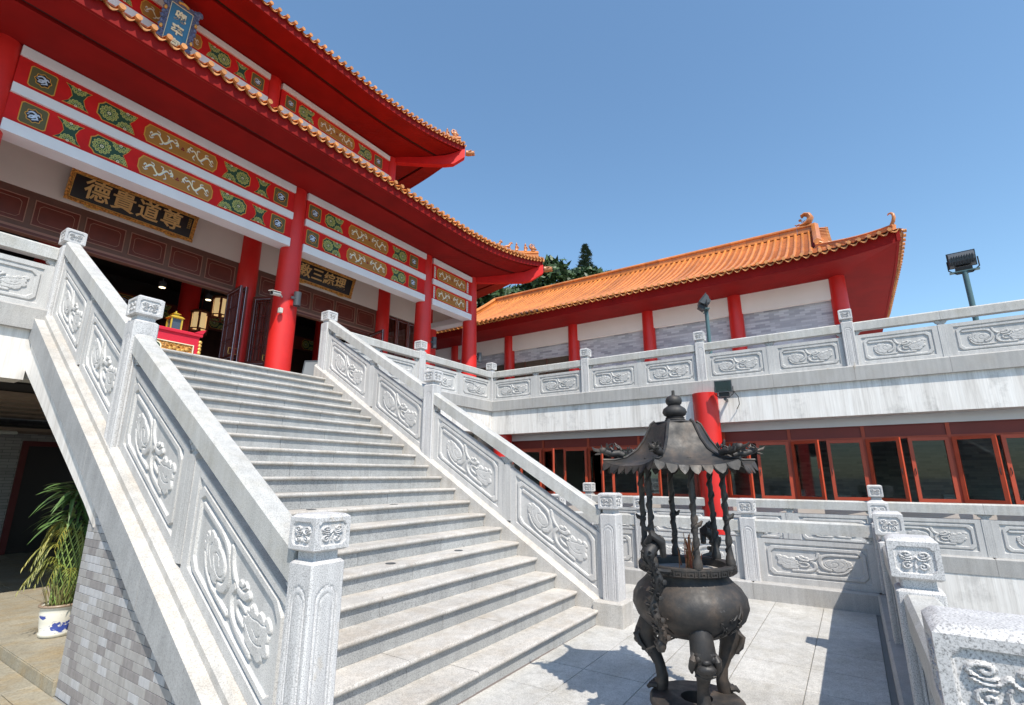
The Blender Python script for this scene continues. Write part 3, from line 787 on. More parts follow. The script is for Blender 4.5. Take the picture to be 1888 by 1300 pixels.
def c_square(w, h):
    s = [(-w/2, -h/2), (w/2, -h/2), (w/2, h/2), (-w/2, h/2)]
    c = w*.08; s = [(-w/2+c, -h/2), (w/2-c, -h/2), (w/2, -h/2+c), (w/2, h/2-c), (w/2-c, h/2), (-w/2+c, h/2), (-w/2, h/2-c), (-w/2, -h/2+c)]
    m = poly_mesh([(s, 0), (inset(s, .014), 1)], None)
    rr = lambda k, r: [((r+(0.012 if k else 0)*math.cos(8*t))*math.cos(t)*min(1, w/h*1.0), (r+(0.012 if k else 0)*math.cos(8*t))*math.sin(t)) for t in np.linspace(0, 2*math.pi, 33)[:-1]]
    for r, mi, d in ((min(w, h)*.34, 0, .006), (min(w, h)*.30, 8, .007)):
        m.m = mi; m.add([(x, -d, z) for x, z in rr(1, r)], [tuple(range(32))])
    r = min(w, h)*.27
    for P, ww in (([(-.8,.3),(-.3,.7),(.2,.5),(.1,.1),(-.3,0),(-.6,-.3)], .3), ([(.8,.2),(.5,.5),(.3,.1),(.5,-.3),(.1,-.7)], .26), ([(-.7,-.5),(-.2,-.4),(.1,-.1),(.3,.2)], .3), ([(-.2,-.85),(.3,-.5),(.7,-.4)], .2), ([(-.9,0),(-.6,.1)], .25)):
        flat_line(m, [(x*r, z*r) for x, z in P], ww*r, .0085, 7)
    return m
def c_hour(w, h):
    L = [(-w/2, h/2), (-w*.30, h*.28), (-w*.20, 0), (-w*.30, -h*.28), (-w/2, -h/2)]
    Rr = [(w/2, -h/2), (w*.34, -h*.30), (w*.24, 0), (w*.34, h*.30), (w/2, h/2)]
    s = L+[(-w*.1, -h*.46), (w*.1, -h*.46)]+Rr+[(w*.1, h*.46), (-w*.1, h*.46)]
    m = poly_mesh([(s, 0), (inset(s, .020, .016), 2)], None)
    rosette(m, 0, h/2-.03, w*.30, .006, (0, 0, h/2), -1); rosette(m, 0, -h/2+.03, w*.30, .006, (0, 0, h/2), 1)
    return m
def c_rose(w, h, flip=1):
    s = [(-w/2, h*.26), (-w/2, -h*.26), (-w*.42, -h*.36), (-w*.36, -h/2), (w*.10, -h*.46), (w*.46, -h/2), (w*.40, -h*.25), (w*.30, 0), (w*.40, h*.25), (w*.46, h/2), (w*.10, h*.46), (-w*.36, h/2), (-w*.42, h*.36)]
    m = poly_mesh([(s, 0), (inset(s, .018, .015), 2)], None)
    rosette(m, -w*.22, 0, h*.37, .006, (0, 0, h/2)); rosette(m, w*.20, h/2-.035, h*.34, .006, (0, 0, h/2), -1); rosette(m, w*.20, -h/2+.035, h*.34, .006, (0, 0, h/2), 1)
    if flip < 0: m.v = [(-x, y, z) for x, y, z in m.v]; m.f = [q[::-1] for q in m.f]
    return m
DR = [([(.0+i*.0455, .20*math.sin(i*.86+.6)*(1-.018*i)) for i in range(12)], .036), ([(-.01,.12),(-.055,.20),(-.075,.08),(-.03,.0)], .034), ([(-.05,.2),(-.03,.33),(.02,.30)], .014), ([(-.07,.06),(-.10,-.05)], .012),
      ([(.09,-.02),(.05,-.22),(.10,-.32)], .016), ([(.15,.06),(.13,.28),(.19,.34)], .016), ([(.27,-.04),(.25,-.26),(.31,-.33)], .016), ([(.34,.10),(.33,.28),(.40,.33)], .014), ([(.46,.02),(.50,.14),(.53,.02)], .018), ([(.44,-.10),(.50,-.20),(.54,-.12)], .014)]
def c_dragon(w, h):
    s = [(-w/2, h*.22), (-w/2, -h*.22), (-w*.485, -h*.30), (-w*.455, -h/2), (w*.455, -h/2), (w*.485, -h*.30), (w/2, -h*.22), (w/2, h*.22), (w*.485, h*.30), (w*.455, h/2), (-w*.455, h/2), (-w*.485, h*.30)]
    m = poly_mesh([(s, 0), (inset(s, .020), 4)], None)
    for sx in (1, -1):
        for P, ww in DR:
            flat_line(m, [(sx*(.115*w+x*w*.60), z*h*.95) for x, z in P], ww*w*.50+.004, .0066, 3)
            flat_line(m, [(sx*(.115*w+x*w*.60)+.008, z*h*.95-.013) for x, z in P], ww*w*.5, .0058, 7)
    for x, z in ((-.018, -.018), (.018, -.018), (0, .02)):
        m.m = 9; m.add([(x+.02*math.cos(t), -.0068, z+.02*math.sin(t)) for t in np.linspace(0, 2*math.pi, 9)[:-1]], [tuple(range(8))])
    return m
def c_strip(w, h):
    s = [(-w/2, -h/2), (w/2, -h/2), (w/2, h/2), (-w/2, h/2)]
    m = poly_mesh([(s, 3), (inset(s, .008), 7)], None)
    for i in range(5): flat_line(m, [(-w*.3, -h*.42+h*.2*i), (w*.25, -h*.36+h*.2*i), (-w*.1, -h*.28+h*.2*i)], .02, .006, 0)
    return m
_cm = {}
def cartouche(kind, x0, x1, z, h, y, parent):
    w = round(x1-x0, 2); key = (kind, w, h)
    if key not in _cm:
        f = {'sq': c_square, 'hg': c_hour, 'ro': c_rose, 'or': lambda a, b: c_rose(a, b, -1), 'dr': c_dragon, 'st': c_strip}[kind]
        _cm[key] = f(w, h).mesh('painted_panel', PM)
    place('painted_panel', _cm[key], parent, T((x0+x1)/2, y-.001, z))
BAY1 = [('sq', 1.34, 1.70), ('hg', 1.80, 2.19), ('ro', 2.29, 2.94), ('dr', 3.05, 4.45), ('or', 4.55, 5.20), ('hg', 5.31, 5.69), ('sq', 5.79, 6.16)]
BAY2 = [('sq', 6.75, 7.12), ('ro', 7.24, 7.86), ('dr', 8.01, 9.47), ('or', 9.61, 10.25), ('sq', 10.38, 10.75)]
BAY3 = [('st', 11.52, 11.60), ('dr', 11.66, 13.22), ('st', 13.27, 13.36)]

# ---------------------------------------------------------------- main hall
hall = thing('main_hall', (3.75, 11, FZ), 'large red-columned temple hall with two tiled roofs at the head of the stairs', 'temple hall')
CX = [-6.2, -3.77, 1.0, 6.5, 11.27, 13.7]
def column(parent, x, y, z0, z1, r0, r1, name='column'):
    p = [(r0+.09, 0), (r0+.09, .03), (r0+.05, .06), (r0+.05, .10), (r0, .11)]
    m = M().lathe([(r, z) for r, z in [(r0, 0), (r0, (z1-z0)*.35), (r1, z1-z0)]], 40, (x, y, z0))
    return part(name, m, RED, parent, smooth=True, sharp=50)
for x in CX: column(hall, x, 11.0, FZ, 8.80, .285, .225)
for x in CX[:]: column(hall, x, 13.0, FZ, 8.75, .28, .26)
for x in (-3.7, 1.0, 6.5, 11.2): column(hall, x, 13.0, 8.6, 13.22, .23, .22)
def beams(x0, x1, y, z, bays, hh, tops):
    """z: list of (zlow, zhigh) for red boards; tops: white strips"""
    for a, b in z:
        o = part('painted_beam', M().box(x0, x1, y+.035, y+.33, a, b), RED_BEAM, hall)
        for k, c0, c1 in bays: cartouche(k, c0, c1, (a+b)/2, hh, y+.035, o)
    for a, b in tops: part('white_moulding', M().box(x0, x1, y-.012, y+.36, a, b), WHITE, hall)
RB = [(7.985, 8.535), (7.285, 7.805)]; WB = [(8.535, 8.72), (7.805, 7.985), (7.075, 7.285)]
Yb = 10.79
beams(1.18, 6.32, Yb, RB, BAY1, .40, WB); beams(6.68, 11.09, Yb, RB, BAY2, .40, WB); beams(11.45, 13.52, Yb, RB, BAY3, .40, WB)
mir = lambda B: [({'ro': 'or', 'or': 'ro'}.get(k, k), 7.5-b, 7.5-a) for k, a, b in B]
beams(-3.59, .82, Yb, RB, mir(BAY2), .40, WB); beams(-6.02, -3.95, Yb, RB, mir(BAY3), .40, WB)
# right return of the porch
part('side_beam', M().box(13.60, 13.87, 11.2, 22, 7.3, 8.72), PLASTER, hall)
part('side_beam_moulding', M().box(13.50, 13.90, 11.2, 22, 7.075, 7.285), WHITE, hall)
# upper tier
RU = [(12.36, 12.965)]; WU = [(12.965, 13.15), (12.16, 12.36)]
Yu = 12.80
beams(1.2, 6.3, Yu, RU, BAY1, .43, WU)
B2u = [('sq', 6.85, 7.20), ('ro', 7.30, 7.86), ('dr', 7.99, 9.43), ('or', 9.56, 10.19), ('sq', 10.32, 10.69)]
beams(6.7, 11.0, Yu, RU, B2u, .43, WU); beams(-3.5, .8, Yu, RU, mir(B2u), .43, WU)
part('upper_wall', M().box(-3.7, 11.2, 12.88, 13.1, 9.5, 12.16), RED_BEAM, hall)
part('upper_side_wall', M().box(11.05, 11.3, 13.0, 24, 9.5, 13.2), RED_BEAM, hall)
# porch ceiling, hall front wall
part('porch_ceiling', M().box(-6.2, 13.7, 11.1, 22, 8.74, 8.80), PLASTER, hall)
part('front_wall', M().box(-6.2, 13.7, 12.93, 13.12, 7.135, 8.74), PLASTER, hall)
part('end_pier', M().box(11.0, 11.32, 12.96, 13.10, FZ, 7.13), G_SKIRT, hall)
part('end_pier', M().box(13.62, 13.8, 12.96, 22, FZ, 8.74), PLASTER, hall)
fr = part('frieze_frame', M().box(-3.5, 11.02, 12.96, 13.1, 6.30, 7.135), WOOD2, hall)
part('door_lintel', M().box(-3.5, 11.02, 12.94, 13.12, 6.22, 6.34), WOOD_LINE, hall)
part('door_lintel_face', M().box(-3.5, 11.02, 12.925, 12.94, 6.235, 6.285), WOOD, hall)
def frieze_panel(x0, x1, z0, z1, y, parent):
    m = M(); m.m = 1; f = .014
    m.box(x0, x1, y-.022, y, z0, z0+f); m.box(x0, x1, y-.022, y, z1-f, z1); m.box(x0, x0+f, y-.022, y, z0+f, z1-f); m.box(x1-f, x1, y-.022, y, z0+f, z1-f)
    m.m = 0; m.box(x0+f, x1-f, y-.006, y, z0+f, z1-f)
    m.m = 1; i = .085; c = .05
    P = [(x0+i+c, z0+i), (x1-i-c, z0+i), (x1-i, z0+i+c), (x1-i, z1-i-c), (x1-i-c, z1-i), (x0+i+c, z1-i), (x0+i, z1-i-c), (x0+i, z0+i+c), (x0+i+c, z0+i)]
    for a, b in zip(P[:-1], P[1:]): m.tube([(a[0], y-.008, a[1]), (b[0], y-.008, b[1])], .005, 4, False)
    part('frieze_panel', m, [WOOD, WOOD_LINE], parent)
fx = [1.29, 2.11, 2.93, 3.75, 4.57, 5.39, 6.21]
for a, b in zip(fx[:-1], fx[1:]): frieze_panel(a+.05, b-.05, 6.44, 6.98, 12.96, hall)
fx = list(np.linspace(6.82, 10.97, 6))
for a, b in zip(fx[:-1], fx[1:]): frieze_panel(a+.04, b-.04, 6.44, 6.98, 12.96, hall); frieze_panel(7.5-b+.04, 7.5-a-.04, 6.44, 6.98, 12.96, hall)
def door_leaf(parent, hx, hy, ang, w, z1=6.20, lattice=True):
    W = T(hx, hy, FZ+.02) @ RZ(ang); H = z1-FZ-.02; m = M(); f = .075; t = .03
    m.box(0, f, -t, t, 0, H); m.box(w-f, w, -t, t, 0, H)
    for a, b in ((0, f), (.55, .62), (1.02, 1.09), (H-f, H)): m.box(f, w-f, -t, t, a, b)
    m.box(f, w-f, -.008, .008, f, .55); m.box(f, w-f, -.008, .008, .62, 1.02)
    if lattice:
        for k in range(1, 6): m.box(f+(w-2*f)*k/6-.007, f+(w-2*f)*k/6+.007, -.01, .01, 1.09, H-f)
        for k in range(1, 4): m.box(f, w-f, -.009, .009, 1.09+(H-f-1.09)*k/4-.007, 1.09+(H-f-1.09)*k/4+.007)
    d = part('door_leaf', m, WOOD, parent, W)
    e = M(); 
    for zz in (.62, 1.02): e.box(f, w-f, -t-.004, -t, zz-.006, zz)
    e.box(w-.002, w+.004, -t-.002, -t+.006, 0, H); e.box(f-.006, f, -t-.004, -t, 1.09, H-f); e.box(f, w-f, -t-.004, -t, H-f, H-f+.006)
    part('metal_trim', e, CLOUDW, d, W)
    part('door_handle', M().tube([(w-.06, -t, 1.1), (w-.06, -t-.06, 1.1), (w-.06, -t-.06, 1.24), (w-.06, -t, 1.24)], .01, 6), GOLD, d, W)
door_leaf(hall, 6.05, 12.88, math.radians(-97), .84); door_leaf(hall, 6.14, 12.88, math.radians(-94), .84)
door_leaf(hall, 6.80, 12.88, math.radians(-78), .80); door_leaf(hall, 6.92, 12.88, math.radians(-82), .92); door_leaf(hall, 6.58, 12.62, math.radians(-60), .55)
door_leaf(hall, 10.72, 12.88, math.radians(-100), .84); door_leaf(hall, 10.62, 12.90, math.radians(180), .8)
for x in (-3.3, -2.4): door_leaf(hall, x, 12.95, 0, .88)
for x in (11.42, 11.97, 12.52, 13.07): door_leaf(hall, x, 12.98, 0, .54, 7.10)
for x in (11.40, 13.62): part('door_post', M().box(x-.04, x+.03, 12.93, 13.05, FZ, 7.13), WOOD_LINE, hall)
# interior: ceiling and beams given dark colours that stand in for its shade
part('interior_wall', M().box(-6, 13.6, 20, 20.2, FZ, 8.7), WOOD2, hall)
part('interior_side_wall', M().box(-6.1, -6, 13, 20, FZ, 8.7), WOOD2, hall)
part('interior_ceiling', M().box(-6, 13.6, 13.1, 20, 7.3, 7.4), INK, hall)
part('interior_floor', M().box(-6, 13.6, 13.0, 20, FZ-.002, FZ+.004), WOOD2, hall)
for x in (1.0, 3.2, 6.5, 8.6, 11.2): column(hall, x, 16.2, FZ, 7.3, .27, .27, 'inner_column')
part('inner_beam', M().box(-6, 13.6, 16.95, 17.3, 6.6, 7.2), INK, hall)
inb = part('inner_painted_beam', M().box(-6, 13.6, 16.9, 16.95, 6.25, 6.75), WOOD, hall)
for i in range(14): cartouche(('sq', 'ro')[i % 2], -.2+i*.85, .2+i*.85+(.2 if i % 2 else 0), 6.5, .40, 16.9, inb)
part('altar_front', M().box(1.8, 5.7, 18.5, 19.2, FZ, 5.2), WOOD2, hall)
part('altar_gilding', M().box(2.2, 5.3, 18.4, 18.48, 4.6, 5.5), GOLD2, hall)

# plaques (lettering carved in relief)
def text_mesh(s, size, mat, ext=0.010, off=0.0065):
    c = bpy.data.curves.new('lettering', 'FONT'); c.body = s; c.size = size; c.extrude = ext; c.offset = off; c.resolution_u = 3
    c.align_x = 'CENTER'; c.align_y = 'CENTER'
    o = bpy.data.objects.new('lettering', c); C.objects.link(o)
    bpy.context.view_layer.update()
    me = bpy.data.meshes.new_from_object(o.evaluated_get(bpy.context.evaluated_depsgraph_get()))
    bpy.data.objects.remove(o); bpy.data.curves.remove(c)
    me.materials.clear(); me.materials.append(mat); me.name = 'character'; return me
def carved_frame(x0, x1, z0, z1, w, t, seed, amp=.012, n=26, mat=None):
    """ornate carved border as a bumpy height field ring"""
    r_ = random.Random(seed); m = M()
    def strip(ax, a0, a1, b0, b1):
        k = int((a1-a0)/.025)+2; j = 7
        A = np.linspace(a0, a1, k); B = np.linspace(b0, b1, j); AA, BB = np.meshgrid(A, B)
        hh = t+amp*(np.sin(AA*95+3*np.sin(BB*60+seed))+.8*np.sin(BB*150+AA*60)+.5*np.sin(AA*190))*np.sin(np.pi*(BB-b0)/(b1-b0)).clip(.1, 1)
        hh[0] = hh[-1] = 0.0
        P = np.stack([AA, -hh, BB] if ax == 0 else [BB, -hh, AA], -1); m.grid(P, flip=(ax == 1))
    strip(0, x0, x1, z0, z0+w); strip(0, x0, x1, z1-w, z1); strip(1, z0+w, z1-w, x0, x0+w); strip(1, z0+w, z1-w, x1-w, x1)
    return m
def board(name, label, cx, w, zb, y, h, tilt, chars, csize, small=None, frame=.075, fm=None, bm=None, cmat=None, vertical=False, drops=True):
    t = thing('name_board', (cx, y, zb), label, 'name board')
    W = T(cx, y, zb) @ RX(tilt)
    part('board', M().box(-w/2+.02, w/2-.02, 0, .05, .02, h-.02), bm or INK, t, W)
    part('carved_frame', carved_frame(-w/2, w/2, 0, h, frame, .035, len(chars)), fm or GOLD2, t, W)
    f = frame; b = M()
    for a0, a1, b0, b1 in ((-w/2+f, w/2-f, f, f+.012), (-w/2+f, w/2-f, h-f-.012, h-f), (-w/2+f, -w/2+f+.012, f+.012, h-f-.012), (w/2-f-.012, w/2-f, f+.012, h-f-.012)): b.box(a0, a1, -.012, 0, b0, b1)
    part('inner_moulding', b, CREAM if vertical else GOLD, t, W)
    if drops:
        for s in (-1, 1):
            m = M()
            for k in range(7): m.blob((s*w*.31+(k-3)*.035, -.03, -.005-.018*math.cos((k-3)*.5)), .03, 7, 5, (1, .8, .8))
            part('boss', m, GOLD, t, W)
    n = len(chars)
    for i, ch in enumerate(chars):
        if vertical: px, pz = 0, h-f-.27-.36*i
        else: px, pz = (-(n-1)/2+i)*csize*1.2-(0.02), h*.50
        o = place('character', text_mesh(ch, csize*1.15, cmat or GOLDP), t, W @ T(px, -.014, pz) @ RX(math.radians(90)))
    if small:
        for s_, x in small:
            for i, ch in enumerate(s_): place('small_character', text_mesh(ch, .04, GOLD, .002, .0), t, W @ T(x, -.006, h*.78-i*.042) @ RX(math.radians(90)))
    return t
board('a', 'long black board with four gold characters over the middle doorway', 3.75, 2.48, 7.18, 12.84, .67, math.radians(16), '德貴道尊', .40, small=[('道光普照萬方', 1.10), ('歲次甲申年立', 1.06)])
board('b', 'black board with four gold characters over the right doorway, half behind a column', 8.68, 2.24, 7.17, 12.84, .67, math.radians(16), '敎三綜理', .345, small=[('歲次甲申年', -.98)])
# vertical blue board on the upper tier
v = board('c', 'upright blue board with pale characters above the lower roof edge', 3.72, .66, 11.55, 12.50, 1.38, math.radians(10), '兜率宮', .235, frame=.085, fm=BLUEF, bm=BLUE, cmat=CREAM, vertical=True, drops=False)
W = T(3.72, 12.50, 11.55) @ RX(math.radians(10))
out = []
for k in range(60):
    a = k/60; 
m = M()
for s in (-1, 1):
    for k in range(11):
        z = .1+k*.12; m.blob((s*(.34+.012*math.sin(k*2.2)), 0.0, z), .055, 8, 5, (1, .5, 1.25))
for k in range(8): m.blob((-.28+k*.08, 0, 1.39+.03*math.sin(k*.45*math.pi/1.6)), .055, 8, 5, (1.1, .5, 1))
m.blob((.37, 0, 1.40), .09, 8, 6, (1, .5, 1)); m.blob((-.37, 0, 1.40), .09, 8, 6, (1, .5, 1))
part('carved_border', m, BLUEF, v, W, smooth=True)
m = M(); 
for k in range(7): m.blob((-.09+k*.03, -.035, 1.36+.02*math.cos((k-3)*.6)), .038, 7, 5)
for s in (-1, 1):
    for z in (1.05, .55, .2): m.blob((s*.335, -.03, z), .038, 7, 5, (1, .8, 1.6))
part('gilded_mask', m, GOLD, v, W, smooth=True)

# ---------------------------------------------------------------- tiled roofs
def cap_tile_mesh():
    """round end tile with a knob (nail cover) on top; front faces -y"""
    m = M()
    m.lathe([(.001, 0), (.024, -.002), (.038, -.006), (.043, .0), (.044, .012), (.050, .07)], 16)
    m.xf(RX(math.radians(90))); m.v = [(x, -y-0.0 if False else y, z) for x, y, z in m.v]
    m.lathe([(.010, 0), (.009, .018), (.015, .025), (.014, .038), (.003, .048)], 8, (0, .0, .042))
    return m.mesh('eave_cap', TILE_E, True, 40)
def drip_tile_mesh(w=.205):
    """crescent-shaped drip plate hanging at the end of a pan tile"""
    m = M(); n = 12; top = []; bot = []
    for i in range(n+1):
        t = -1+2*i/n; x = t*w/2
        top.append((x, .070*t*t-.050)); bot.append((x, -.098+.115*t*t))
    pl = bot+top[::-1]
    m.loft([[(x, -.012, z) for x, z in pl], [(x, .006, z+.004) for x, z in pl]])
    # raised rim and a small leaf
    m.tube([(x, -.013, z+.005) for x, z in bot[1:-1]], .004, 5)
    P = [[(x, 0, z), (x, .30, z+.02)] for x, z in top]
    m.grid(np.array([[(x, 0, z) for x, z in top], [(x, .30, z+.02) for x, z in top]]))
    return m.mesh('drip_tile', TILE_E, False)
CAPT, DRIPT = cap_tile_mesh(), drip_tile_mesh()
ORIG_CAP = CAPT
class Face:
    """roof face: A eave start, ang direction of the eave (local +x), local +y runs inwards/uphill"""
    def __init__(s, A, ang, L, O, rise, zE, lift0, lift1, RL=5.0, hip0=None, hip1=None, conc=.28):
        s.A, s.ang, s.L, s.O, s.rise, s.zE, s.l0, s.l1, s.RL, s.h0, s.h1, s.conc = A, ang, L, O, rise, zE, lift0, lift1, RL, hip0, hip1, conc
        s.W = T(A[0], A[1], 0) @ RZ(ang)
    def lift(s, x):
        return s.l0*max(0, 1-x/s.RL)**2+s.l1*max(0, 1-(s.L-x)/s.RL)**2
    def z(s, x, o):
        q = max(0, o)/s.O; k = max(0.0, 1-max(0, o)/min(s.O, 4.0))
        return s.zE+s.rise*((1-s.conc)*q+s.conc*q*q)+s.lift(x)*k**1.3+(o*s.rise/s.O*(1-s.conc) if o < 0 else 0)
    def omax(s, x):
        o = s.O
        if s.h0 is not None and x < s.h0: o = min(o, x)
        if s.h1 is not None and s.L-x < s.h1: o = min(o, s.L-x)
        return o
    def build(s, parent, pitch, name='roof', ribs=True, rr=.052, nseg=12, over=.10, x_from=0, maxparts=300):
        # pan surface
        nx = max(8, int(s.L/.5)); xs = np.linspace(0, s.L, nx+1)
        m = M(); rows = []
        no = 14
        for x in xs:
            om = max(s.omax(x), .01)
            rows.append([(x, -over*.6+(om+over*.6)*k/no, s.z(x, (om+over*.6)*k/no-over*.6)-.01) for k in range(no+1)])
        m.grid(np.array(rows), flip=True)
        root = part(name, m, TILE_P, parent, s.W, smooth=True)
        n = int(s.L/pitch); off = (s.L-(n-1)*pitch)/2
        bm = {}; pmn = {}
        for i in range(n):
            x = off+i*pitch
            if x < x_from: continue
            om = s.omax(x)
            plainrow = s.lift(x-pitch) < 1e-4 and s.lift(x+pitch) < 1e-4 and om >= s.O-1e-6
            key = 'flat' if plainrow else i
            sl = (s.z(x+.05, 0)-s.z(x-.05, 0))/.1
            if om > .08:
                if key not in bm:
                    m = M(); k = max(2, int(nseg*om/s.O)+1); rings = []
                    for j in range(k+1):
                        o = -over+(om+over)*j/k; zz = s.z(x, o)-s.z(x, 0)
                        for st_ in ((0, 1) if 0 < j < k else (0,)):
                            r_ = rr*(1.0 if st_ else 1.09) if j else rr*1.05
                            rings.append([(r_*math.cos(a), o+(.004 if st_ else 0), zz+.030+r_*math.sin(a)) for a in np.linspace(0, math.pi, 7)])
                    m.loft(rings, close=False, caps=False); bm[key] = m.mesh('barrel_row', TILE, True, 45)
                place('barrel_row', bm[key], root, s.W @ T(x, 0, s.z(x, 0)))
            tilt = Matrix.Rotation(-math.atan(sl), 4, 'Y')
            place('eave_cap', CAPT, root, s.W @ T(x, -over-.005, s.z(x, -over)+.030) @ tilt)
            xm = x+pitch/2
            if xm < s.L:
                sl = (s.z(xm+.05, 0)-s.z(xm-.05, 0))/.1
                place('drip_tile', DRIPT, root, s.W @ T(xm, -over+.01, s.z(xm, -over)+.0) @ Matrix.Rotation(-math.atan(sl), 4, 'Y'))
                om2 = s.omax(xm)
                if ribs and om2 > .3:
                    pk = 'flat' if (s.lift(xm-pitch) < 1e-4 and s.lift(xm+pitch) < 1e-4 and om2 >= s.O-1e-6) else i
                    if pk not in pmn:
                        m = M(); st = .115; k = int((om2-.05)/st); w = pitch/2-rr*.8; vs = []; P = []
                        for j in range(k):
                            o = j*st; z0 = s.z(xm, o)-s.z(xm, 0); z1 = s.z(xm, o+st)-s.z(xm, 0)
                            P.append([(t*w, o, z0+.016+.020*t*t) for t in (-1, -.5, 0, .5, 1)]); P.append([(t*w, o+st, z1+.000+.020*t*t) for t in (-1, -.5, 0, .5, 1)])
                        m.grid(np.array(P)); pmn[pk] = m.mesh('pan_row', TILE_P, False)
                    place('pan_row', pmn[pk], root, s.W @ T(xm, 0, s.z(xm, 0)))
        return root
    def fascia(s, parent, h0, h1, inn=.03, th=.06, mat=None, steps=60, x0=0, x1=None, name='fascia_board'):
        x1 = s.L if x1 is None else x1
        m = M(); R_ = []
        for x in np.linspace(x0, x1, steps):
            z = s.lift(x)+s.zE; R_.append([(x, inn, z+h0), (x, inn+th, z+h0), (x, inn+th, z+h1), (x, inn, z+h1)])
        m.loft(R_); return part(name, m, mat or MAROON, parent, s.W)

def ridge_tube(parent, pts, r=.09, mat=None, name='hip_ridge', top=True, w=.16, h=.20):
    """moulded ridge with a rounded top following pts"""
    m = M(); pts = [Vector(p) for p in pts]; rings = []
    for i, p in enumerate(pts):
        t = pts[min(i+1, len(pts)-1)]-pts[max(i-1, 0)]; n = Vector((-t.y, t.x, 0)).normalized()
        pr = [(-w/2, -.05), (-w/2, .02), (-w*.36, .035), (-w*.36, h*.55), (-w*.5, h*.62), (-w*.5, h*.72), (-w*.3, h*.86), (0, h), (w*.3, h*.86), (w*.5, h*.72), (w*.5, h*.62), (w*.36, h*.55), (w*.36, .035), (w/2, .02), (w/2, -.05)]
        rings.append([tuple(p+n*a+Vector((0, 0, b))) for a, b in pr])
    m.loft(rings); return part(name, m, mat or TILE, parent)
def beast(parent, p, ang, s, k):
    """small glazed roof figure sitting on the ridge"""
    m = M(); W = T(*p) @ RZ(ang) @ Matrix.Scale(s, 4)
    if k == 0:      # crouching lion
        m.tube([(-.10,0,.02),(-.07,0,.10),(0,0,.15),(.06,0,.20),(.09,0,.27)], [.045,.065,.06,.05,.045], 8); m.blob((.11,0,.30), .055, 8, 6, (1.2,.9,.9)); m.blob((.16,0,.28), .03, 6, 4)
        for y in (-.04,.04): m.tube([(.05,y,.16),(.08,y,.08),(.08,y,.0)], [.028,.02,.022], 6); m.tube([(-.07,y,.09),(-.03,y,.04),(-.02,y,0)], [.035,.025,.022], 6); m.blob((.10,y,.355), .016, 5, 4)
        m.tube([(-.11,0,.04),(-.16,0,.12),(-.13,0,.2),(-.17,0,.27)], [.02,.02,.018,.005], 6)
    elif k == 1:    # rider / seated figure
        m.lathe([(.075,0),(.06,.05),(.05,.12),(.062,.17),(.045,.22),(.02,.235)], 10); m.blob((0,0,.275), .042, 8, 6); m.tube([(0,0,.30),(0,0,.36)], [.02,.006], 6)
        for y in (-.06,.06): m.tube([(0,y*.8,.2),(.06,y,.13),(.09,y*.4,.12)], [.022,.018,.016], 6)
    elif k == 2:    # galloping horse
        m.tube([(-.12,0,.12),(-.04,0,.15),(.06,0,.17)], [.045,.05,.05], 8); m.tube([(.05,0,.18),(.12,0,.27),(.14,0,.33)], [.045,.03,.026], 8); m.tube([(.13,0,.33),(.20,0,.29)], [.03,.018], 6)
        for x, y, d in ((.06,-.03,.05),(.05,.03,-.02),(-.09,-.03,-.05),(-.1,.03,.02)): m.tube([(x,y,.14),(x+d,y,.06),(x+d*.6,y,0)], [.024,.015,.014], 6)
        m.tube([(-.13,0,.15),(-.20,0,.12),(-.22,0,.04)], [.018,.02,.006], 6); m.tube([(.04,0,.23),(.10,0,.33)], [.014,.012], 5)
    else:           # curled dragon head
        m.blob((0,0,.12), .10, 10, 7, (1.1,.8,1.1)); m.blob((.09,0,.10), .05, 8, 5, (1.3,.9,.7)); m.tube([(-.09,0,.12),(-.14,0,.22),(-.08,0,.31),(-.02,0,.27)], [.05,.04,.03,.012], 7)
        for y in (-.05,.05): m.tube([(.0,y,.20),(-.03,y,.30)], [.018,.004], 5); m.blob((.06,y,.17), .022, 6, 4)
        for i in range(5): m.tube([(-.10+i*.04,0,.18+.02*i),(-.12+i*.04,0,.27+.015*i)], [.014,.002], 4)
        m.lathe([(.09,-.02),(.10,0),(.085,.03)], 10)
    return part('roof_figure', m, TILE_O, parent, W, smooth=True, sharp=60)
def tail_horn(parent, p, d, s):
    """dragon-mouth end piece that sticks out of the corner beam"""
    a = math.atan2(d[1], d[0]); W = T(*p) @ RZ(a) @ Matrix.Scale(s, 4); m = M()
    m.tube([(-.05,0,0),(.05,0,0),(.14,0,.01),(.24,0,.03),(.30,0,.05)], [.11,.12,.11,.10,.08], 10)
    for k in range(6): m.blob((.02+k*.05, 0, .11-.005*k), .03, 6, 4, (1,.6,1.2))
    for y in (-1, 1):
        m.blob((.16,y*.085,.06), .03, 6, 5); m.tube([(.05,y*.10,.02),(.12,y*.13,.06),(.2,y*.12,.1)], [.03,.022,.006], 6); m.tube([(.24,y*.05,.08),(.33,y*.06,.12)], [.02,.006], 5)
    m.tube([(.26,0,-.04),(.34,0,-.03)], [.05,.02], 6)
    return part('dragon_head', m, TILE_O, parent, W, smooth=True, sharp=60)

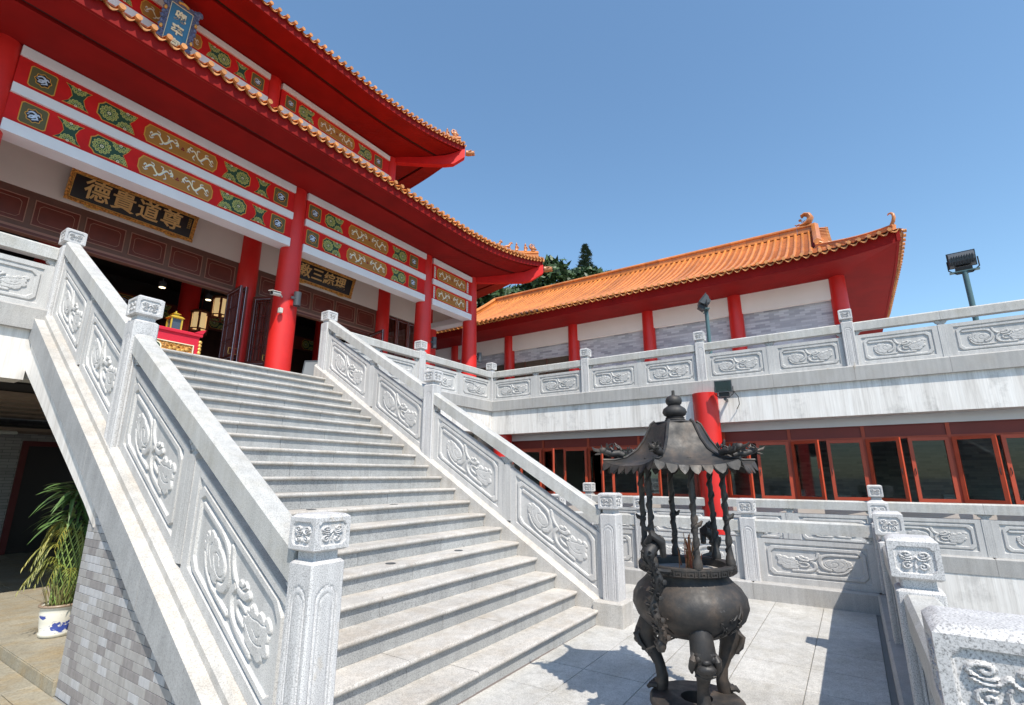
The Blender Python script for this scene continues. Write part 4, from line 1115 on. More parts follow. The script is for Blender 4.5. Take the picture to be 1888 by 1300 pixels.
PIT = 0.2313
def soffit(parent, x0, x1, y_eave, inn_y, z, liftf, L1, groove=(.70, .82), xcorner=None, side_len=8.0, right=True):
    """flat painted soffit with a shadow groove; mitred at the right corner, bending up with the eave"""
    D = inn_y-y_eave
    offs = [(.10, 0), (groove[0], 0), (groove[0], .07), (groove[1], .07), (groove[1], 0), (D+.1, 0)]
    for i in range(len(offs)-1):
        (o0, d0), (o1, d1) = offs[i], offs[i+1]
        m = M(); P = []
        for t in np.linspace(0, 1, 70)**1.6:
            r_ = []
            for o, d in ((o0, d0), (o1, d1)):
                x = (xcorner-o)-t*(xcorner-o-x0); dd = xcorner-x
                r_.append((x, y_eave+o, z+d+liftf(dd)*max(0, 1-o/(D+.4))))
            P.append(r_)
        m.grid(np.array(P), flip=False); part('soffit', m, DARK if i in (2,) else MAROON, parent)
        m = M(); P = []
        for t in np.linspace(0, 1, 40)**1.6:
            r_ = []
            for o, d in ((o0, d0), (o1, d1)):
                y = (y_eave+o)+t*(side_len-o); dd = y-y_eave
                r_.append((xcorner-o, y, z+d+liftf(dd)*max(0, 1-o/(D+.4))))
            P.append(r_)
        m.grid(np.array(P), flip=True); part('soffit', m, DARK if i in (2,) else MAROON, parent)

def hall_roof(name, xl, xr, ye, cx, cy, zt, O, rise, lift, zsof, beasts, horn_z, beam_pts):
    L = xr-xl
    f = Face((xl, ye), 0, L, O, rise, zt, lift, lift, 5.0, hip0=O+1, hip1=O+1)
    r1 = f.build(hall, PIT, name, ribs=False, over=.035)
    f.fascia(hall, -.275, -.015)
    g = Face((xr, ye), math.pi/2, 10.0, O, rise, zt, lift, 0, 5.0, hip0=O+1, hip1=None)
    g.build(hall, PIT, name, ribs=False, over=.035); g.fascia(hall, -.275, -.015)
    lf = lambda d: lift*max(0, 1-d/5.0)**2
    soffit(hall, xl+.1, xr, ye, cy-.2, zsof, lf, None, xcorner=xr, side_len=9.5)
    # hip ridge
    pts = [(xr-t-.02, ye+t+.02, f.z(L-t, t)+.02) for t in np.linspace(0.12, O, 14)]
    hr = ridge_tube(hall, pts, w=.20, h=.36)
    for t, k in beasts: beast(hall, (xr-t, ye+t, f.z(L-t, t)+.36), math.radians(-45), 1.0, k)
    # corner beam
    bx = M(); n = Vector((1, 1, 0)).normalized()*.11; R_ = []
    for t, zb, ztp in beam_pts:
        p = Vector((xr-t, ye+t, 0)); R_.append([tuple(p-n+Vector((0,0,zb))), tuple(p+n+Vector((0,0,zb))), tuple(p+n+Vector((0,0,ztp))), tuple(p-n+Vector((0,0,ztp)))])
    bx.loft(R_); part('corner_beam', bx, RED_BEAM, hall)
    tail_horn(hall, (xr+.04, ye-.04, horn_z), (1, -1), .95)
    # rear plane closes the roof
    part('roof_back', M().box(xl+O, xr-O, ye+O-.05, ye+O+9, zt+rise-.6, zt+rise-.05), TILE_P, hall)
    return f
hall_roof('lower_roof', -8.2, 15.7, 9.0, 13.7, 11.0, 9.005, 4.0, 1.9, .82, 8.735, [(.28, 3), (.50, 1), (.75, 1), (1.0, 2), (1.27, 0)], 9.42,
          [(2.15, 8.60, 8.80), (1.2, 8.70, 8.98), (.55, 8.79, 9.20), (.36, 8.87, 9.33), (.02, 9.21, 9.56)])
hall_roof('upper_roof', -5.7, 13.2, 11.0, 11.2, 13.0, 13.465, 5.5, 3.0, .80, 13.20, [(.30, 3), (.52, 1)], 13.90,
          [(2.15, 13.05, 13.25), (1.2, 13.13, 13.42), (.55, 13.22, 13.62), (.32, 13.30, 13.78), (.02, 13.66, 14.02)])

# ---------------------------------------------------------------- side hall (wing)
wing = thing('side_hall', (18, 6, FZ), 'long single-storey side hall with orange tiled roof and red columns behind the terrace railing', 'temple hall')
WY = [18.4, 15.3, 12.15, 8.92, 5.74, 2.65, -0.385]
for y in WY:
    column(wing, 18.03, y, FZ, 7.96, .245, .225)
part('white_spandrel', M().box(17.95, 18.1, -0.385, 18.4, 7.02, 7.955), PLASTER2, wing)
part('tiled_wall', M().box(18.16, 18.3, -.3, 9.15, FZ, 7.95), BRICK_Y, wing)
part('tiled_wall', M().box(18.16, 18.3, 9.15, 18.4, 6.50, 7.95), BRICK_Y, wing)
part('tiled_wall', M().box(18.16, 18.3, 9.15, 18.4, FZ, 4.2), BRICK_Y, wing)
part('tiled_end_wall', M().box(18.3, 25.5, -.42, -.25, FZ, 7.95), PLASTER, wing)
win = part('long_window', M().box(18.26, 18.3, 9.15, 18.4, 4.2, 6.50), plain('brown_window_panel', (0.10, 0.075, 0.055), 0.5), wing)
for y in np.arange(9.2, 18.4, 1.1): part('window_bar', M().box(18.2, 18.26, y, y+.06, 4.2, 6.5), WOOD2, win)
part('porch_soffit', M().box(17.4, 19.2, -.6, 18.6, 7.955, 8.0), MAROON, wing)
ZW = 8.03
fw = Face((16.4, 17.4), -math.pi/2, 19.37, 5.1, 2.95, ZW, .25, .25, 2.6, hip0=1.92, hip1=1.92)
wr = fw.build(wing, .2395, 'front_roof', ribs=True, over=.10, nseg=16)
fw.fascia(wing, -.36, -.02)
fs = Face((16.4, -1.97), 0, 10.2, 1.92, 1.11, ZW, .25, .25, 2.6, hip0=1.92, hip1=1.92)
fs.build(wing, .2395, 'end_roof', ribs=True, over=.10, nseg=6); fs.fascia(wing, -.36, -.02)
fn = Face((26.6, 17.4), math.pi, 10.2, 1.92, 1.11, ZW, .25, .25, 2.6, hip0=1.92, hip1=1.92)
fn.build(wing, .2395, 'end_roof', ribs=True, over=.10, nseg=6)
fr_ = Face((26.6, -1.97), math.pi/2, 19.37, 5.1, 2.95, ZW, .25, .25, 2.6, hip0=1.92, hip1=1.92)
m = M(); m.add([(26.6,-1.97,ZW),(26.6,17.4,ZW),(21.5,15.5,ZW+2.95),(21.5,-.05,ZW+2.95)], [(0,1,2,3)]); part('back_roof', m, TILE_P, wing)
# soffits
lf = lambda d: .25*max(0, 1-d/2.6)**2
for (o0, o1) in ((.06, 1.62),):
    m = M(); P = []
    for t in np.linspace(0, 1, 60)**1.5:
        P.append([(16.4+o, (-1.97+o)+t*(17.4-(-1.97+o)), ZW-.34+(.27 if o > 1 else 0)*0+lf((o)+t*19)*(1-o/1.8)+(o-.1)*.0) for o in (o0, o1)])
    m.grid(np.array(P), flip=False); part('soffit', m, MAROON, wing)
    m = M(); P = []
    for t in np.linspace(0, 1, 60)**1.5:
        P.append([((16.4+o)+t*(26.6-(16.4+o)), -1.97+o, ZW-.34+lf(o+t*10)*(1-o/1.8)) for o in (o0, o1)])
    m.grid(np.array(P), flip=True); part('soffit', m, MAROON, wing)
part('eave_beam', M().box(17.96, 18.3, -.6, 18.6, 7.66, 7.96), MAROON, wing)
part('gable_wall', M().prism([(18.5, 9.12), (24.5, 9.12), (21.5, 10.9)], lambda a, b, d: (a, d, b), 0.02, 0.12), MAROON, wing)
part('gable_wall', M().prism([(18.5, 9.12), (24.5, 9.12), (21.5, 10.9)], lambda a, b, d: (a, d, b), 15.3, 15.4), MAROON, wing)
# main ridge: coursed blocks with pale joints
for i, y in enumerate(np.arange(-.05, 15.45, .62)):
    y1 = min(y+.62, 15.5)
    pr = [(-.13, 0), (.13, 0), (.13, .06), (.09, .08), (.09, .22), (.14, .25), (.14, .30), (.07, .36), (-.07, .36), (-.14, .30), (-.14, .25), (-.09, .22), (-.09, .08), (-.13, .06)]
    m = M().loft([[(21.5+a, y+.005, ZW+2.90+b) for a, b in pr], [(21.5+a, y1-.005, ZW+2.90+b) for a, b in pr]]); part('ridge_block', m, TILE, wing)
for ysgn, yg in ((-1, -.05), (1, 15.45)):
    # descending verge ridge, then hip ridge to the corner
    pts = [(16.4+o, yg, fw.z(8, o)+.03) for o in np.linspace(5.05, 1.95, 12)]
    ridge_tube(wing, pts, name='verge_ridge', w=.24, h=.34)
    L0 = 1.92
    pts = [(16.4+o+.02, yg+ysgn*(1.92-o), fw.z(o, o)+.02) for o in np.linspace(1.95, .08, 8)]
    ridge_tube(wing, pts, w=.16, h=.17)
    # tile courses on the outer side of the verge
    for k, o in enumerate(np.arange(2.1, 5.0, .24)):
        mv = M(); zz = fw.z(8, o)+.03
        mv.loft([[(16.4+o+.05*math.cos(a), yg+(-.34 if ysgn < 0 else .10), zz+.05*math.sin(a)) for a in np.linspace(0, math.pi, 6)], [(16.4+o+.05*math.cos(a), yg+(-.10 if ysgn < 0 else .34), zz+.05+.05*math.sin(a)) for a in np.linspace(0, math.pi, 6)]], close=False, caps=False)
        part('verge_tile', mv, TILE, wing)
        if ysgn < 0: place('eave_cap', CAPT, wing, T(16.4+o, yg-.345, zz)); place('drip_tile', DRIPT, wing, T(16.4+o+.13, yg-.32, zz-.02))
# curled horn at the near corner
def curl(parent, base, d, s, name='curled_horn'):
    pts = []; rad = []
    prof = [(-.55,.10,.07),(-.30,.16,.09),(-.10,.28,.10),(.06,.46,.105),(.14,.68,.10),(.12,.90,.085),(.0,1.04,.065),(-.14,1.06,.05),(-.22,1.0,.03)]
    for a, z, r in prof: pts.append((base[0]+d[0]*a*s, base[1]+d[1]*a*s, base[2]+z*s)); rad.append(r*s)
    m = M().tube(pts, rad, 10, True, None); return part(name, m, TILE_O, parent, smooth=True)
dd = Vector((-1, -1, 0)).normalized()
curl(wing, (16.50, -1.87, 8.33), dd, .46)
# ridge-end dragon
def ridge_dragon(parent, y, sg):
    m = M(); x = 21.5; z = 0
    m.tube([(x, y+sg*.75, z+.10), (x, y+sg*.45, z+.12), (x, y+sg*.15, z+.28), (x, y-.0, z+.62), (x, y+sg*.10, z+.95), (x, y+sg*.35, z+1.08), (x, y+sg*.52, z+.98), (x, y+sg*.50, z+.84)], [.16,.26,.36,.36,.30,.24,.20,.12], 10, True, .6)
    m.tube([(x, y+sg*.7, z+.26), (x, y+sg*.95, z+.20), (x, y+sg*1.02, z+.30)], [.08,.06,.03], 7); m.tube([(x, y+sg*.6, z-.02), (x, y+sg*.95, z+.0)], [.08,.04], 7)
    m.blob((x, y+sg*.66, z+.62), .11, 8, 6)
    for k in range(7): m.blob((x-.12, y-sg*(.02)+sg*k*.02, z+.2+k*.11), .06, 6, 4, (.8, 1, .7))
    for k in range(5): m.tube([(x, y+sg*(.55-.1*k), z+.35), (x-.05, y+sg*(.6-.1*k), z+.55)], [.04, .01], 5)
    m.v = [(21.5+(a-21.5)*.62, y+(b-y)*.55, ZW+3.24+c_*.46) for a, b, c_ in m.v]
    part('ridge_dragon', m, TILE_O, parent, smooth=True, sharp=60)
ridge_dragon(wing, .05, 1)

# ---------------------------------------------------------------- undercroft
uc = thing('undercroft', (2, 12, .1), 'dark undercroft below the terrace with slatted ceiling and tiled back wall', 'undercroft')
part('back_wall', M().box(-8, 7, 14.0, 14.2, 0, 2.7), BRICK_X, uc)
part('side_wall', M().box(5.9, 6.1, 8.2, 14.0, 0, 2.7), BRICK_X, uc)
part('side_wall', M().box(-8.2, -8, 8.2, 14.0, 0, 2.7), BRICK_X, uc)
for y in (9.15, 9.85, 10.6, 11.4, 12.25): part('ceiling_slat', M().box(-8, 5.9, y, y+.48, 2.62, 2.68), plain('slat_brown', (0.22, 0.16, 0.12), .6) if y == 9.15 else bpy.data.materials['slat_brown'], uc)
for i in range(12): part('thin_slat', M().box(-8, 5.9, 12.95+i*.085, 12.99+i*.085, 2.42, 2.47), bpy.data.materials['slat_brown'], uc)
part('ceiling_board', M().box(-8, 5.9, 12.8, 14.0, 2.47, 2.50), DARK, uc)
part('ceiling_board', M().box(-8, 5.9, 8.42, 12.8, 2.695, 2.715), DARK, uc)
d = part('door_frame', M().box(3.02, 3.12, 13.93, 14.0, .1, 2.28).box(4.5, 4.7, 13.93, 14.0, .1, 2.28).box(3.12, 4.5, 13.93, 14.0, 2.18, 2.28), plain('door_red', (0.10, 0.010, 0.010), .5), uc)
part('door_panel', M().box(3.12, 4.5, 13.97, 13.99, .1, 2.18), INK, uc)
part('ceiling_lamp', M().slab(2.15, 2.75, 13.2, 13.45, 2.36, 2.42, .02), BOXW, uc)

# ---------------------------------------------------------------- incense burner
UX, UY = 3.757, 1.046
urn = thing('incense_burner', (UX, UY, 0), 'dark bronze three-legged incense burner with a hexagonal roof on thin pillars', 'incense burner')
UW = T(UX, UY, 0)
az = math.atan2(UY, UX)                        # direction away from the camera
def upart(n, m, mat=BRONZE, smooth=True, sharp=50, par=None, W=None): return part(n, m, mat, par or urn, W or UW, smooth, sharp)
m = M(); rr_ = [(.02, .188), (.075, .188), (.085, .178), (.085, .10)]
base = [(.10, .19), (.285, .188), (.298, .178), (.300, .15), (.285, .135), (.285, .04), (.31, .02), (.31, 0)]
upart('base_disc', M().lathe([(.10, .10)]+base, 48, caps=False))
upart('base_well', M().lathe([(.001, .101), (.101, .101)], 24, caps=False), DARK)
bowl = [(.03, .505), (.12, .512), (.22, .54), (.31, .595), (.375, .66), (.405, .735), (.398, .80), (.365, .86), (.315, .905), (.285, .935), (.278, .96), (.325, .963), (.333, .970), (.334, 1.012), (.333, 1.018), (.325, 1.022), (.285, 1.020), (.270, 1.016), (.262, .95), (.20, .93), (.001, .925)]
bowl = [(r*(.93 if z < .94 else .955), z if z > .9 else .9-(.9-z)*.89) for r, z in bowl]
upart('bowl', M().lathe(bowl, 64, caps=False))
# meander band round the rim
m = M(); n = 26
for i in range(n):
    a0 = 2*math.pi*i/n; da = 2*math.pi/n
    def seg(u0, u1, v0, v1):
        R0, R1 = .319, .3235
        A = [a0+da*u0, a0+da*u1]; Zz = [.972+.040*v0, .972+.040*v1]
        m.add([(R1*math.cos(a), R1*math.sin(a), z) for z in Zz for a in A]+[(R0*math.cos(a), R0*math.sin(a), z) for z in Zz for a in A], [(0,1,3,2),(0,4,5,1),(2,3,7,6),(0,2,6,4),(1,5,7,3)])
    for s in ((.04,.96,.86,1.0),(.04,.12,.1,.86),(.04,.62,.0,.14),(.54,.62,.14,.60),(.24,.62,.50,.62),(.74,.82,.1,.86),(.74,.96,.0,.12),(.24,.32,.26,.50)): seg(*s)
upart('meander_band', m, smooth=False)
# raised characters and clouds on the bowl
def surf_r(z):
    for (r0, z0), (r1, z1) in zip(bowl[:-1], bowl[1:]):
        if z0 <= z <= z1: return r0+(r1-r0)*(z-z0)/(z1-z0)
    return .4
def on_bowl(a, z, e=0.004): r = surf_r(z)+e; return (r*math.cos(a), r*math.sin(a), z)
m = M(); rb = random.Random(4)
for ca, cz in ((az+math.pi+.62, .70), (az+math.pi+.98, .73), (az+math.pi-.62, .70), (az+math.pi-.78, .62)):
    for k in range(7):
        a, z = ca+rb.uniform(-.09, .09), cz+rb.uniform(-.06, .06); P = [on_bowl(a, z)]
        for _ in range(3): a += rb.uniform(-.07, .07); z += rb.uniform(-.035, .035); P.append(on_bowl(a, z))
        m.tube(P, .006, 5)
upart('raised_lettering', m)
# legs: lion-faced knee, slim shin, clawed foot
def urn_leg(a):
    W = UW @ RZ(a); m = M()
    P = [(.270,0,.665),(.325,0,.53),(.315,0,.46),(.270,0,.40),(.240,0,.34),(.225,0,.27),(.235,0,.225),(.245,0,.19)]
    m.tube(P, [.070,.078,.064,.044,.036,.040,.047,.045], 12, True)
    l = upart('leg', m, W=W)
    f = M(); f.blob((.375,0,.475), .040, 10, 7, (1,1.5,.75)); f.blob((.385,0,.515), .022, 8, 5, (1,1.3,.8)); f.blob((.36,0,.55), .045, 10, 6, (.8,1.5,.5))
    for y in (-.042, .042): f.blob((.375,y,.53), .02, 8, 5); f.tube([(.34,y*1.3,.55),(.37,y*1.7,.52),(.34,y*1.9,.47),(.30,y*1.7,.43)], [.02,.024,.02,.008], 7)
    f.tube([(.335,-.05,.455),(.365,0,.440),(.335,.05,.455)], .014, 6); f.tube([(.33,-.06,.43),(.345,0,.415),(.33,.06,.43)], .012, 6)
    for k in range(5): f.tube([(.25,.0,.40-.03*k),(.285-.012*k,0,.385-.03*k)], [.02,.004], 5)
    upart('lion_face', f, W=W)
    c = M()
    for y in (-.034, -.012, .012, .034): c.tube([(.25,y,.215),(.295,y*1.35,.215),(.315,y*1.5,.195)], [.020,.019,.011], 7)
    upart('claw_foot', c, W=W)
for a in (az+math.pi+.18, az+math.pi+.18+2.094, az+math.pi+.18-2.094): urn_leg(a)
# two dragon handles
def handle(a):
    W = UW @ RZ(a); m = M(); P = []; r_ = []
    for t in np.linspace(0, 1, 26):
        z = .60+t*.60; x = .43+.055*math.sin(t*math.pi*.8)+.022*math.sin(t*9); y = .022*math.sin(t*13)
        P.append((x-.10*max(0, t-.88)*8, y, z)); r_.append(.030+.012*math.sin(t*24)*.4-.012*abs(t-.5)+(.012 if t > .8 else 0))
    m.tube(P, r_, 9)
    for i, t in enumerate(np.linspace(0.02, .97, 34)):
        p = Vector(P[int(t*25)]); s = 1 if i % 2 else -1
        m.tube([p+Vector((.02, s*.02, 0)), p+Vector((.055, s*.030, .022+.01*math.sin(i)))], [.014, .002], 4)
        if i % 3 == 0: m.blob(tuple(p+Vector((.0, s*.034, 0))), .02, 6, 4)
    m.tube([(.45,0,1.02),(.40,.03,1.01),(.33,.03,1.0)], .016, 6); m.tube([(.45,0,.70),(.41,0,.69),(.37,0,.68)], .016, 6)
    m.tube([(.40,-.03,1.10),(.46,-.045,1.18),(.47,0,1.235),(.44,.045,1.19),(.40,.03,1.10)], [.02,.026,.03,.026,.02], 8)
    m.blob((.45,0,.60), .035, 8, 5, (1,1,1.4))
    upart('dragon_handle', m, W=W)
handle(az+math.pi-.42); handle(az-.42)
# six pillars entwined by small dragons
hexa = [az+math.pi-.28+k*math.pi/3 for k in range(6)]
rp = random.Random(8)
for k, a in enumerate(hexa):
    cx, cy_ = .292*math.cos(a+.52), .292*math.sin(a+.52); m = M()
    zs = np.linspace(1.02, 1.72, 30); m.tube([(cx+rp.uniform(-.002,.002), cy_+rp.uniform(-.002,.002), z) for z in zs], [.031, .033, .027]+[.0175+.0025*math.sin(i*2.1+k)+rp.uniform(0,.003) for i in range(27)], 9)
    m.tube([(cx+.019*math.cos(i*.55), cy_+.019*math.sin(i*.55), 1.07+i*.0125) for i in range(50)], [.008+.002*math.sin(i*1.9) for i in range(50)], 5)
    z = 1.28+.05*math.sin(k*2.3); sx = rp.choice((-1, 1))
    m.tube([(cx, cy_, z), (cx+.035*sx*math.sin(az), cy_-.035*sx*math.cos(az), z+.012), (cx+.05*sx*math.sin(az), cy_-.05*sx*math.cos(az), z+.035)], [.018, .016, .006], 6); m.blob((cx, cy_, z), .026, 7, 5)
    upart('pillar', m)
# hexagonal canopy
def hexring(r, z, rot, n=8, bulge=0.0, up=0.0):
    """n points a side; bulge <0 pulls the side middles in, up lifts the corners"""
    P = []
    for k in range(6):
        a0, a1 = rot+k*math.pi/3, rot+(k+1)*math.pi/3
        p, q = Vector((r*math.cos(a0), r*math.sin(a0), 0)), Vector((r*math.cos(a1), r*math.sin(a1), 0))
        for i in range(n):
            t = i/n; v = p.lerp(q, t); s = abs(2*t-1); v *= 1-bulge*(1-s**2); P.append((v.x, v.y, z+up*s**3))
    return P
rot = hexa[0]; CAN = [(.150, 1.985, 0, 0), (.178, 1.965, .0, 0), (.200, 1.92, .02, 0), (.235, 1.85, .04, 0), (.290, 1.775, .05, .004), (.370, 1.715, .05, .012), (.460, 1.680, .045, .026), (.540, 1.665, .04, .042)]
rings = [hexring(r, z, rot, 10, b, u) for r, z, b, u in CAN]
cn = upart('canopy', M().loft(rings+[[(x*.985, y*.985, z-.012) for x, y, z in r] for r in rings[::-1]], True, False), sharp=35)
m = M(); m.loft([[(0.1*math.cos(t), .1*math.sin(t), 1.99) for t in np.linspace(0, 6.283, 13)[:-1]], [(0.16*math.cos(t), .16*math.sin(t), 1.975) for t in np.linspace(0, 6.283, 13)[:-1]]]); upart('canopy_top', m)
m = M()
for k in range(6):
    a = rot+k*math.pi/3; m.tube([(r*math.cos(a)*1.005, r*math.sin(a)*1.005, z+u+.004) for r, z, b, u in CAN], .011, 6)
upart('canopy_rib', m, par=cn)
# hanging lotus petals along the rim
m = M(); edge = hexring(.540, 1.665, rot, 60, .04, .042); N = len(edge)
npet = 7
for k in range(6):
    for j in range(npet):
        i0 = k*60+int(60*j/npet); i1 = k*60+int(60*(j+1)/npet); q = []
        idx = [i0+(i1-i0)*t/8 for t in range(9)]
        top = [Vector(edge[int(round(i)) % N]) for i in idx]; prof = [0, .45, .68, .85, 1.0, .85, .68, .45, 0]
        out_ = Vector((top[4].x, top[4].y, 0)).normalized()
        bot = [p+Vector((0, 0, -.052*h-.006))+out_*(.030*h) for p, h in zip(top, prof)]
        m.add([tuple(p) for p in top+bot], [(t, t+1, 9+t+1, 9+t) for t in range(8)]); m.add([tuple(p-out_*.005) for p in top+bot], [(t, 9+t, 9+t+1, t+1) for t in range(8)])
upart('lotus_petal_fringe', m, par=cn, smooth=False)
# corner dragons
for k in range(6):
    a = rot+k*math.pi/3; W = UW @ T(.44*math.cos(a), .44*math.sin(a), 1.725) @ RZ(a); m = M(); r2 = random.Random(k)
    m.tube([(-.05,0,.02),(-.01,0,.035),(.03,0,.03),(.08,0,.045),(.12,0,.05)], [.022,.026,.024,.022,.012], 8)
    m.blob((.10,0,.055), .028, 8, 5, (1.2,1,.9)); m.tube([(.12,0,.05),(.165,0,.062),(.18,0,.080)], [.016,.011,.003], 5); m.tube([(.12,0,.035),(.16,0,.025)], [.012,.004], 5)
    for i in range(22):
        p = Vector((r2.uniform(-.05,.12), r2.uniform(-.03,.03), r2.uniform(.03,.07))); d = Vector((r2.uniform(-.03,.03), r2.uniform(-.02,.02), r2.uniform(.01,.045)))
        m.tube([p, p+d*.6, p+d+Vector((r2.uniform(-.015,.015),0,0))], [.009,.007,.002], 4)
    upart('corner_dragon', m, par=cn, W=W)
fin = [(.145, 1.985), (.15, 2.0), (.135, 2.012), (.07, 2.018), (.058, 2.024), (.078, 2.036), (.088, 2.058), (.078, 2.085), (.052, 2.103), (.044, 2.110), (.056, 2.124), (.060, 2.145), (.052, 2.168), (.03, 2.182), (.012, 2.188), (.011, 2.222), (.001, 2.224)]
upart('gourd_finial', M().lathe([(.073, 1.985), (.075, 2.002), (.066, 2.010)]+fin[3:], 32, caps=False))
# ash and incense sticks
upart('ash', M().lathe([(.001, .975), (.15, .98), (.262, .968)], 24, caps=False), plain('incense_ash', (.30, .28, .26), .95), smooth=True)
m = M(); rs = random.Random(2); m2 = M()
for i in range(34):
    x, y = (.02+rs.gauss(0, .014), -.02+rs.gauss(0, .014)) if i < 26 else (rs.uniform(-.14, .14), rs.uniform(-.14, .14))
    h = rs.uniform(.16, .25) if i < 26 else rs.uniform(.05, .2); dx, dy = rs.gauss(0, .018), rs.gauss(0, .018)
    (m if i % 3 else m2).tube([(x, y, .97), (x+dx, y+dy, .97+h)], .0028, 4)
upart('incense_sticks', m, plain('incense_brown', (.30, .13, .05), .8)); upart('incense_sticks', m2, plain('incense_red', (.38, .10, .05), .8))

# ---------------------------------------------------------------- floodlights and lamps
def flood(label, base, pole_top, aim, tilt, s=1.0, pole=True):
    """box floodlight with louvre back on a yoke; aim = horizontal direction of the front glass"""
    x, y, z = pole_top; t = thing('floodlight', base, label, 'floodlight')
    a = math.atan2(aim[1], aim[0]); W = T(x, y, z+.24*s) @ RZ(a) @ RY(-tilt) @ Matrix.Scale(s, 4)
    m = M(); pr = [(.11, -.15), (.13, -.15), (.13, .15), (.11, .15), (.02, .13), (-.07, .06), (-.09, -.02), (-.06, -.10), (.02, -.14)]
    m.prism(pr, lambda p, q, d: (p, d, q), -.20, .20)
    m.box(.125, .14, -.225, .225, -.165, -.14).box(.125, .14, -.225, .225, .14, .165).box(.125, .14, -.225, -.20, -.14, .14).box(.125, .14, .20, .225, -.14, .14)
    for i in range(9): m.box(-.10, .02, -.17+.04*i, -.162+.04*i, -.10, .09)
    part('housing', m, LAMPG, t, W)
    part('glass', M().box(.131, .136, -.20, .20, -.14, .14), GLASS, t, W); part('reflector', M().box(.112, .118, -.19, .19, -.13, .13), plain('lamp_reflector', (.62, .64, .60), .3), t, W)
    m = M().slab(-.10, .08, -.13, .13, -.27, -.15, .02); part('ballast_box', m, BRONZE_D, t, W)
    m = M().tube([(0, -.235, 0), (0, -.235, -.20), (0, -.12, -.30), (0, .12, -.30), (0, .235, -.20), (0, .235, 0)], .013, 6)
    part('yoke', m, BRONZE_D, t, T(x, y, z+.24*s) @ RZ(a) @ Matrix.Scale(s, 4))
    if pole:
        part('mounting_plate', M().box(-.05, .05, -.22, .22, -.01, .01), POLEG, t, T(x, y, z-.02) @ RZ(a) )
        part('pole', M().cyl(base[0], base[1], base[2], z-.03, .045, 14), POLEG, t, smooth=True, sharp=50)
    return t
flood('floodlight on a pole behind the terrace railing, seen against the sky', (12.3, -2.32, FZ), (12.3, -2.32, 5.46), (1, -.12), .30, .95)
flood('floodlight on a pole in front of the side hall wall', (12.3, 2.46, FZ), (12.3, 2.46, 5.55), (-.35, 1), .7, .85)
fl = flood('floodlight fixed to the marble band beside the lower red column', (10.9, 1.98, 3.2), (10.78, 1.97, 3.19), (-1, -.1), -.05, .74, pole=False)
part('wall_bracket', M().box(10.78, 11.05, 1.95, 1.99, 3.10, 3.14), LAMPG, fl)
part('power_cable', M().tube([(10.8, 1.80, 3.28), (10.85, 1.72, 3.15), (11.0, 1.74, 3.02), (11.05, 1.80, 2.93)], .008, 5), BRONZE_D, fl)
def wall_lamp(x, y, z0, z1, label, rad=.085):
    t = thing('wall_lamp', (x, y, z0), label, 'wall lamp', 'cylinder lamps on the hall columns')
    part('lamp_body', M().lathe([(rad*.75, 0.012), (rad*.8, 0), (rad, 0), (rad, z1-z0), (rad*.8, z1-z0), (rad*.75, z1-z0-.012)], 24, (x, y, z0)), LAMPG, t, smooth=True, sharp=40)
    part('lamp_bracket', M().box(x-.16, x, y-.02, y+.02, (z0+z1)/2-.03, (z0+z1)/2+.03), LAMPG, t)
wall_lamp(6.56, 10.60, 5.56, 5.90, 'grey cylinder lamp on the tall column at the stair head')
wall_lamp(11.62, 10.80, 5.62, 5.98, 'grey cylinder lamp on the second column from the hall corner')
wall_lamp(14.06, 10.80, 5.62, 5.96, 'grey cylinder lamp on the hall corner column')
t = thing('security_camera', (6.2, 10.8, 5.6), 'small white security camera on the tall column at the stair head', 'camera')
W = T(6.02, 10.66, 5.72) @ RZ(math.radians(200)) @ RY(math.radians(10))
part('camera_body', M().tube([(-.16, 0, 0), (.10, 0, 0)], .05, 14), BOXW, t, W, smooth=True, sharp=50); part('sun_hood', M().slab(-.16, .14, -.06, .06, .045, .06, .01), BOXW, t, W)
part('lens', M().tube([(.10, 0, 0), (.108, 0, 0)], .038, 12), INK, t, W); part('camera_bracket', M().tube([(-.10, 0, 0), (-.22, 0, .0), (-.25, 0, -.05)], .015, 6), BOXW, t, W)
part('junction_box', M().slab(6.20, 6.28, 10.68, 10.76, 5.32, 5.44, .01), BOXW, t)

# ---------------------------------------------------------------- altar table with lantern box
al = thing('altar_table', (3.75, 10.3, FZ), 'red altar table with gilded carved front panel at the stair head', 'altar table')
ax0, ax1, ay0, ay1, az1 = 2.95, 4.42, 10.3, 11.0, 4.30
m = M().slab(ax0-.04, ax1+.04, ay0-.03, ay1+.03, az1-.07, az1-.012, .015)
for s, x in ((-1, ax0-.04), (1, ax1+.04)): m.loft([[(x-s*.16, ay0-.03, az1-.012), (x-s*.16, ay1+.03, az1-.012), (x, ay1+.03, az1-.012), (x, ay0-.03, az1-.012)], [(x-s*.02, ay0-.03, az1+.07), (x-s*.02, ay1+.03, az1+.07), (x+s*.05, ay1+.03, az1+.085), (x+s*.05, ay0-.03, az1+.085)]])
part('table_top', m, CLOTHR, al)
part('apron', M().box(ax0, ax1, ay0, ay0+.04, 3.50, az1-.07).box(ax1-.04, ax1, ay0+.04, ay1, 3.5, az1-.07).box(ax0, ax0+.04, ay0+.04, ay1, 3.5, az1-.07), CLOTHR, al)
for x in (ax0+.04, ax1-.04):
    for y in (ay0+.04, ay1-.04): part('leg', M().box(x-.045, x+.045, y-.045, y+.045, FZ, 3.52), CLOTHR, al)
W = T((ax0+ax1)/2, ay0-.012, 3.90)
part('carved_panel', carved_frame(-.62, .62, -.12, .12, .119, .012, 3, .010), GOLD2, al, W)
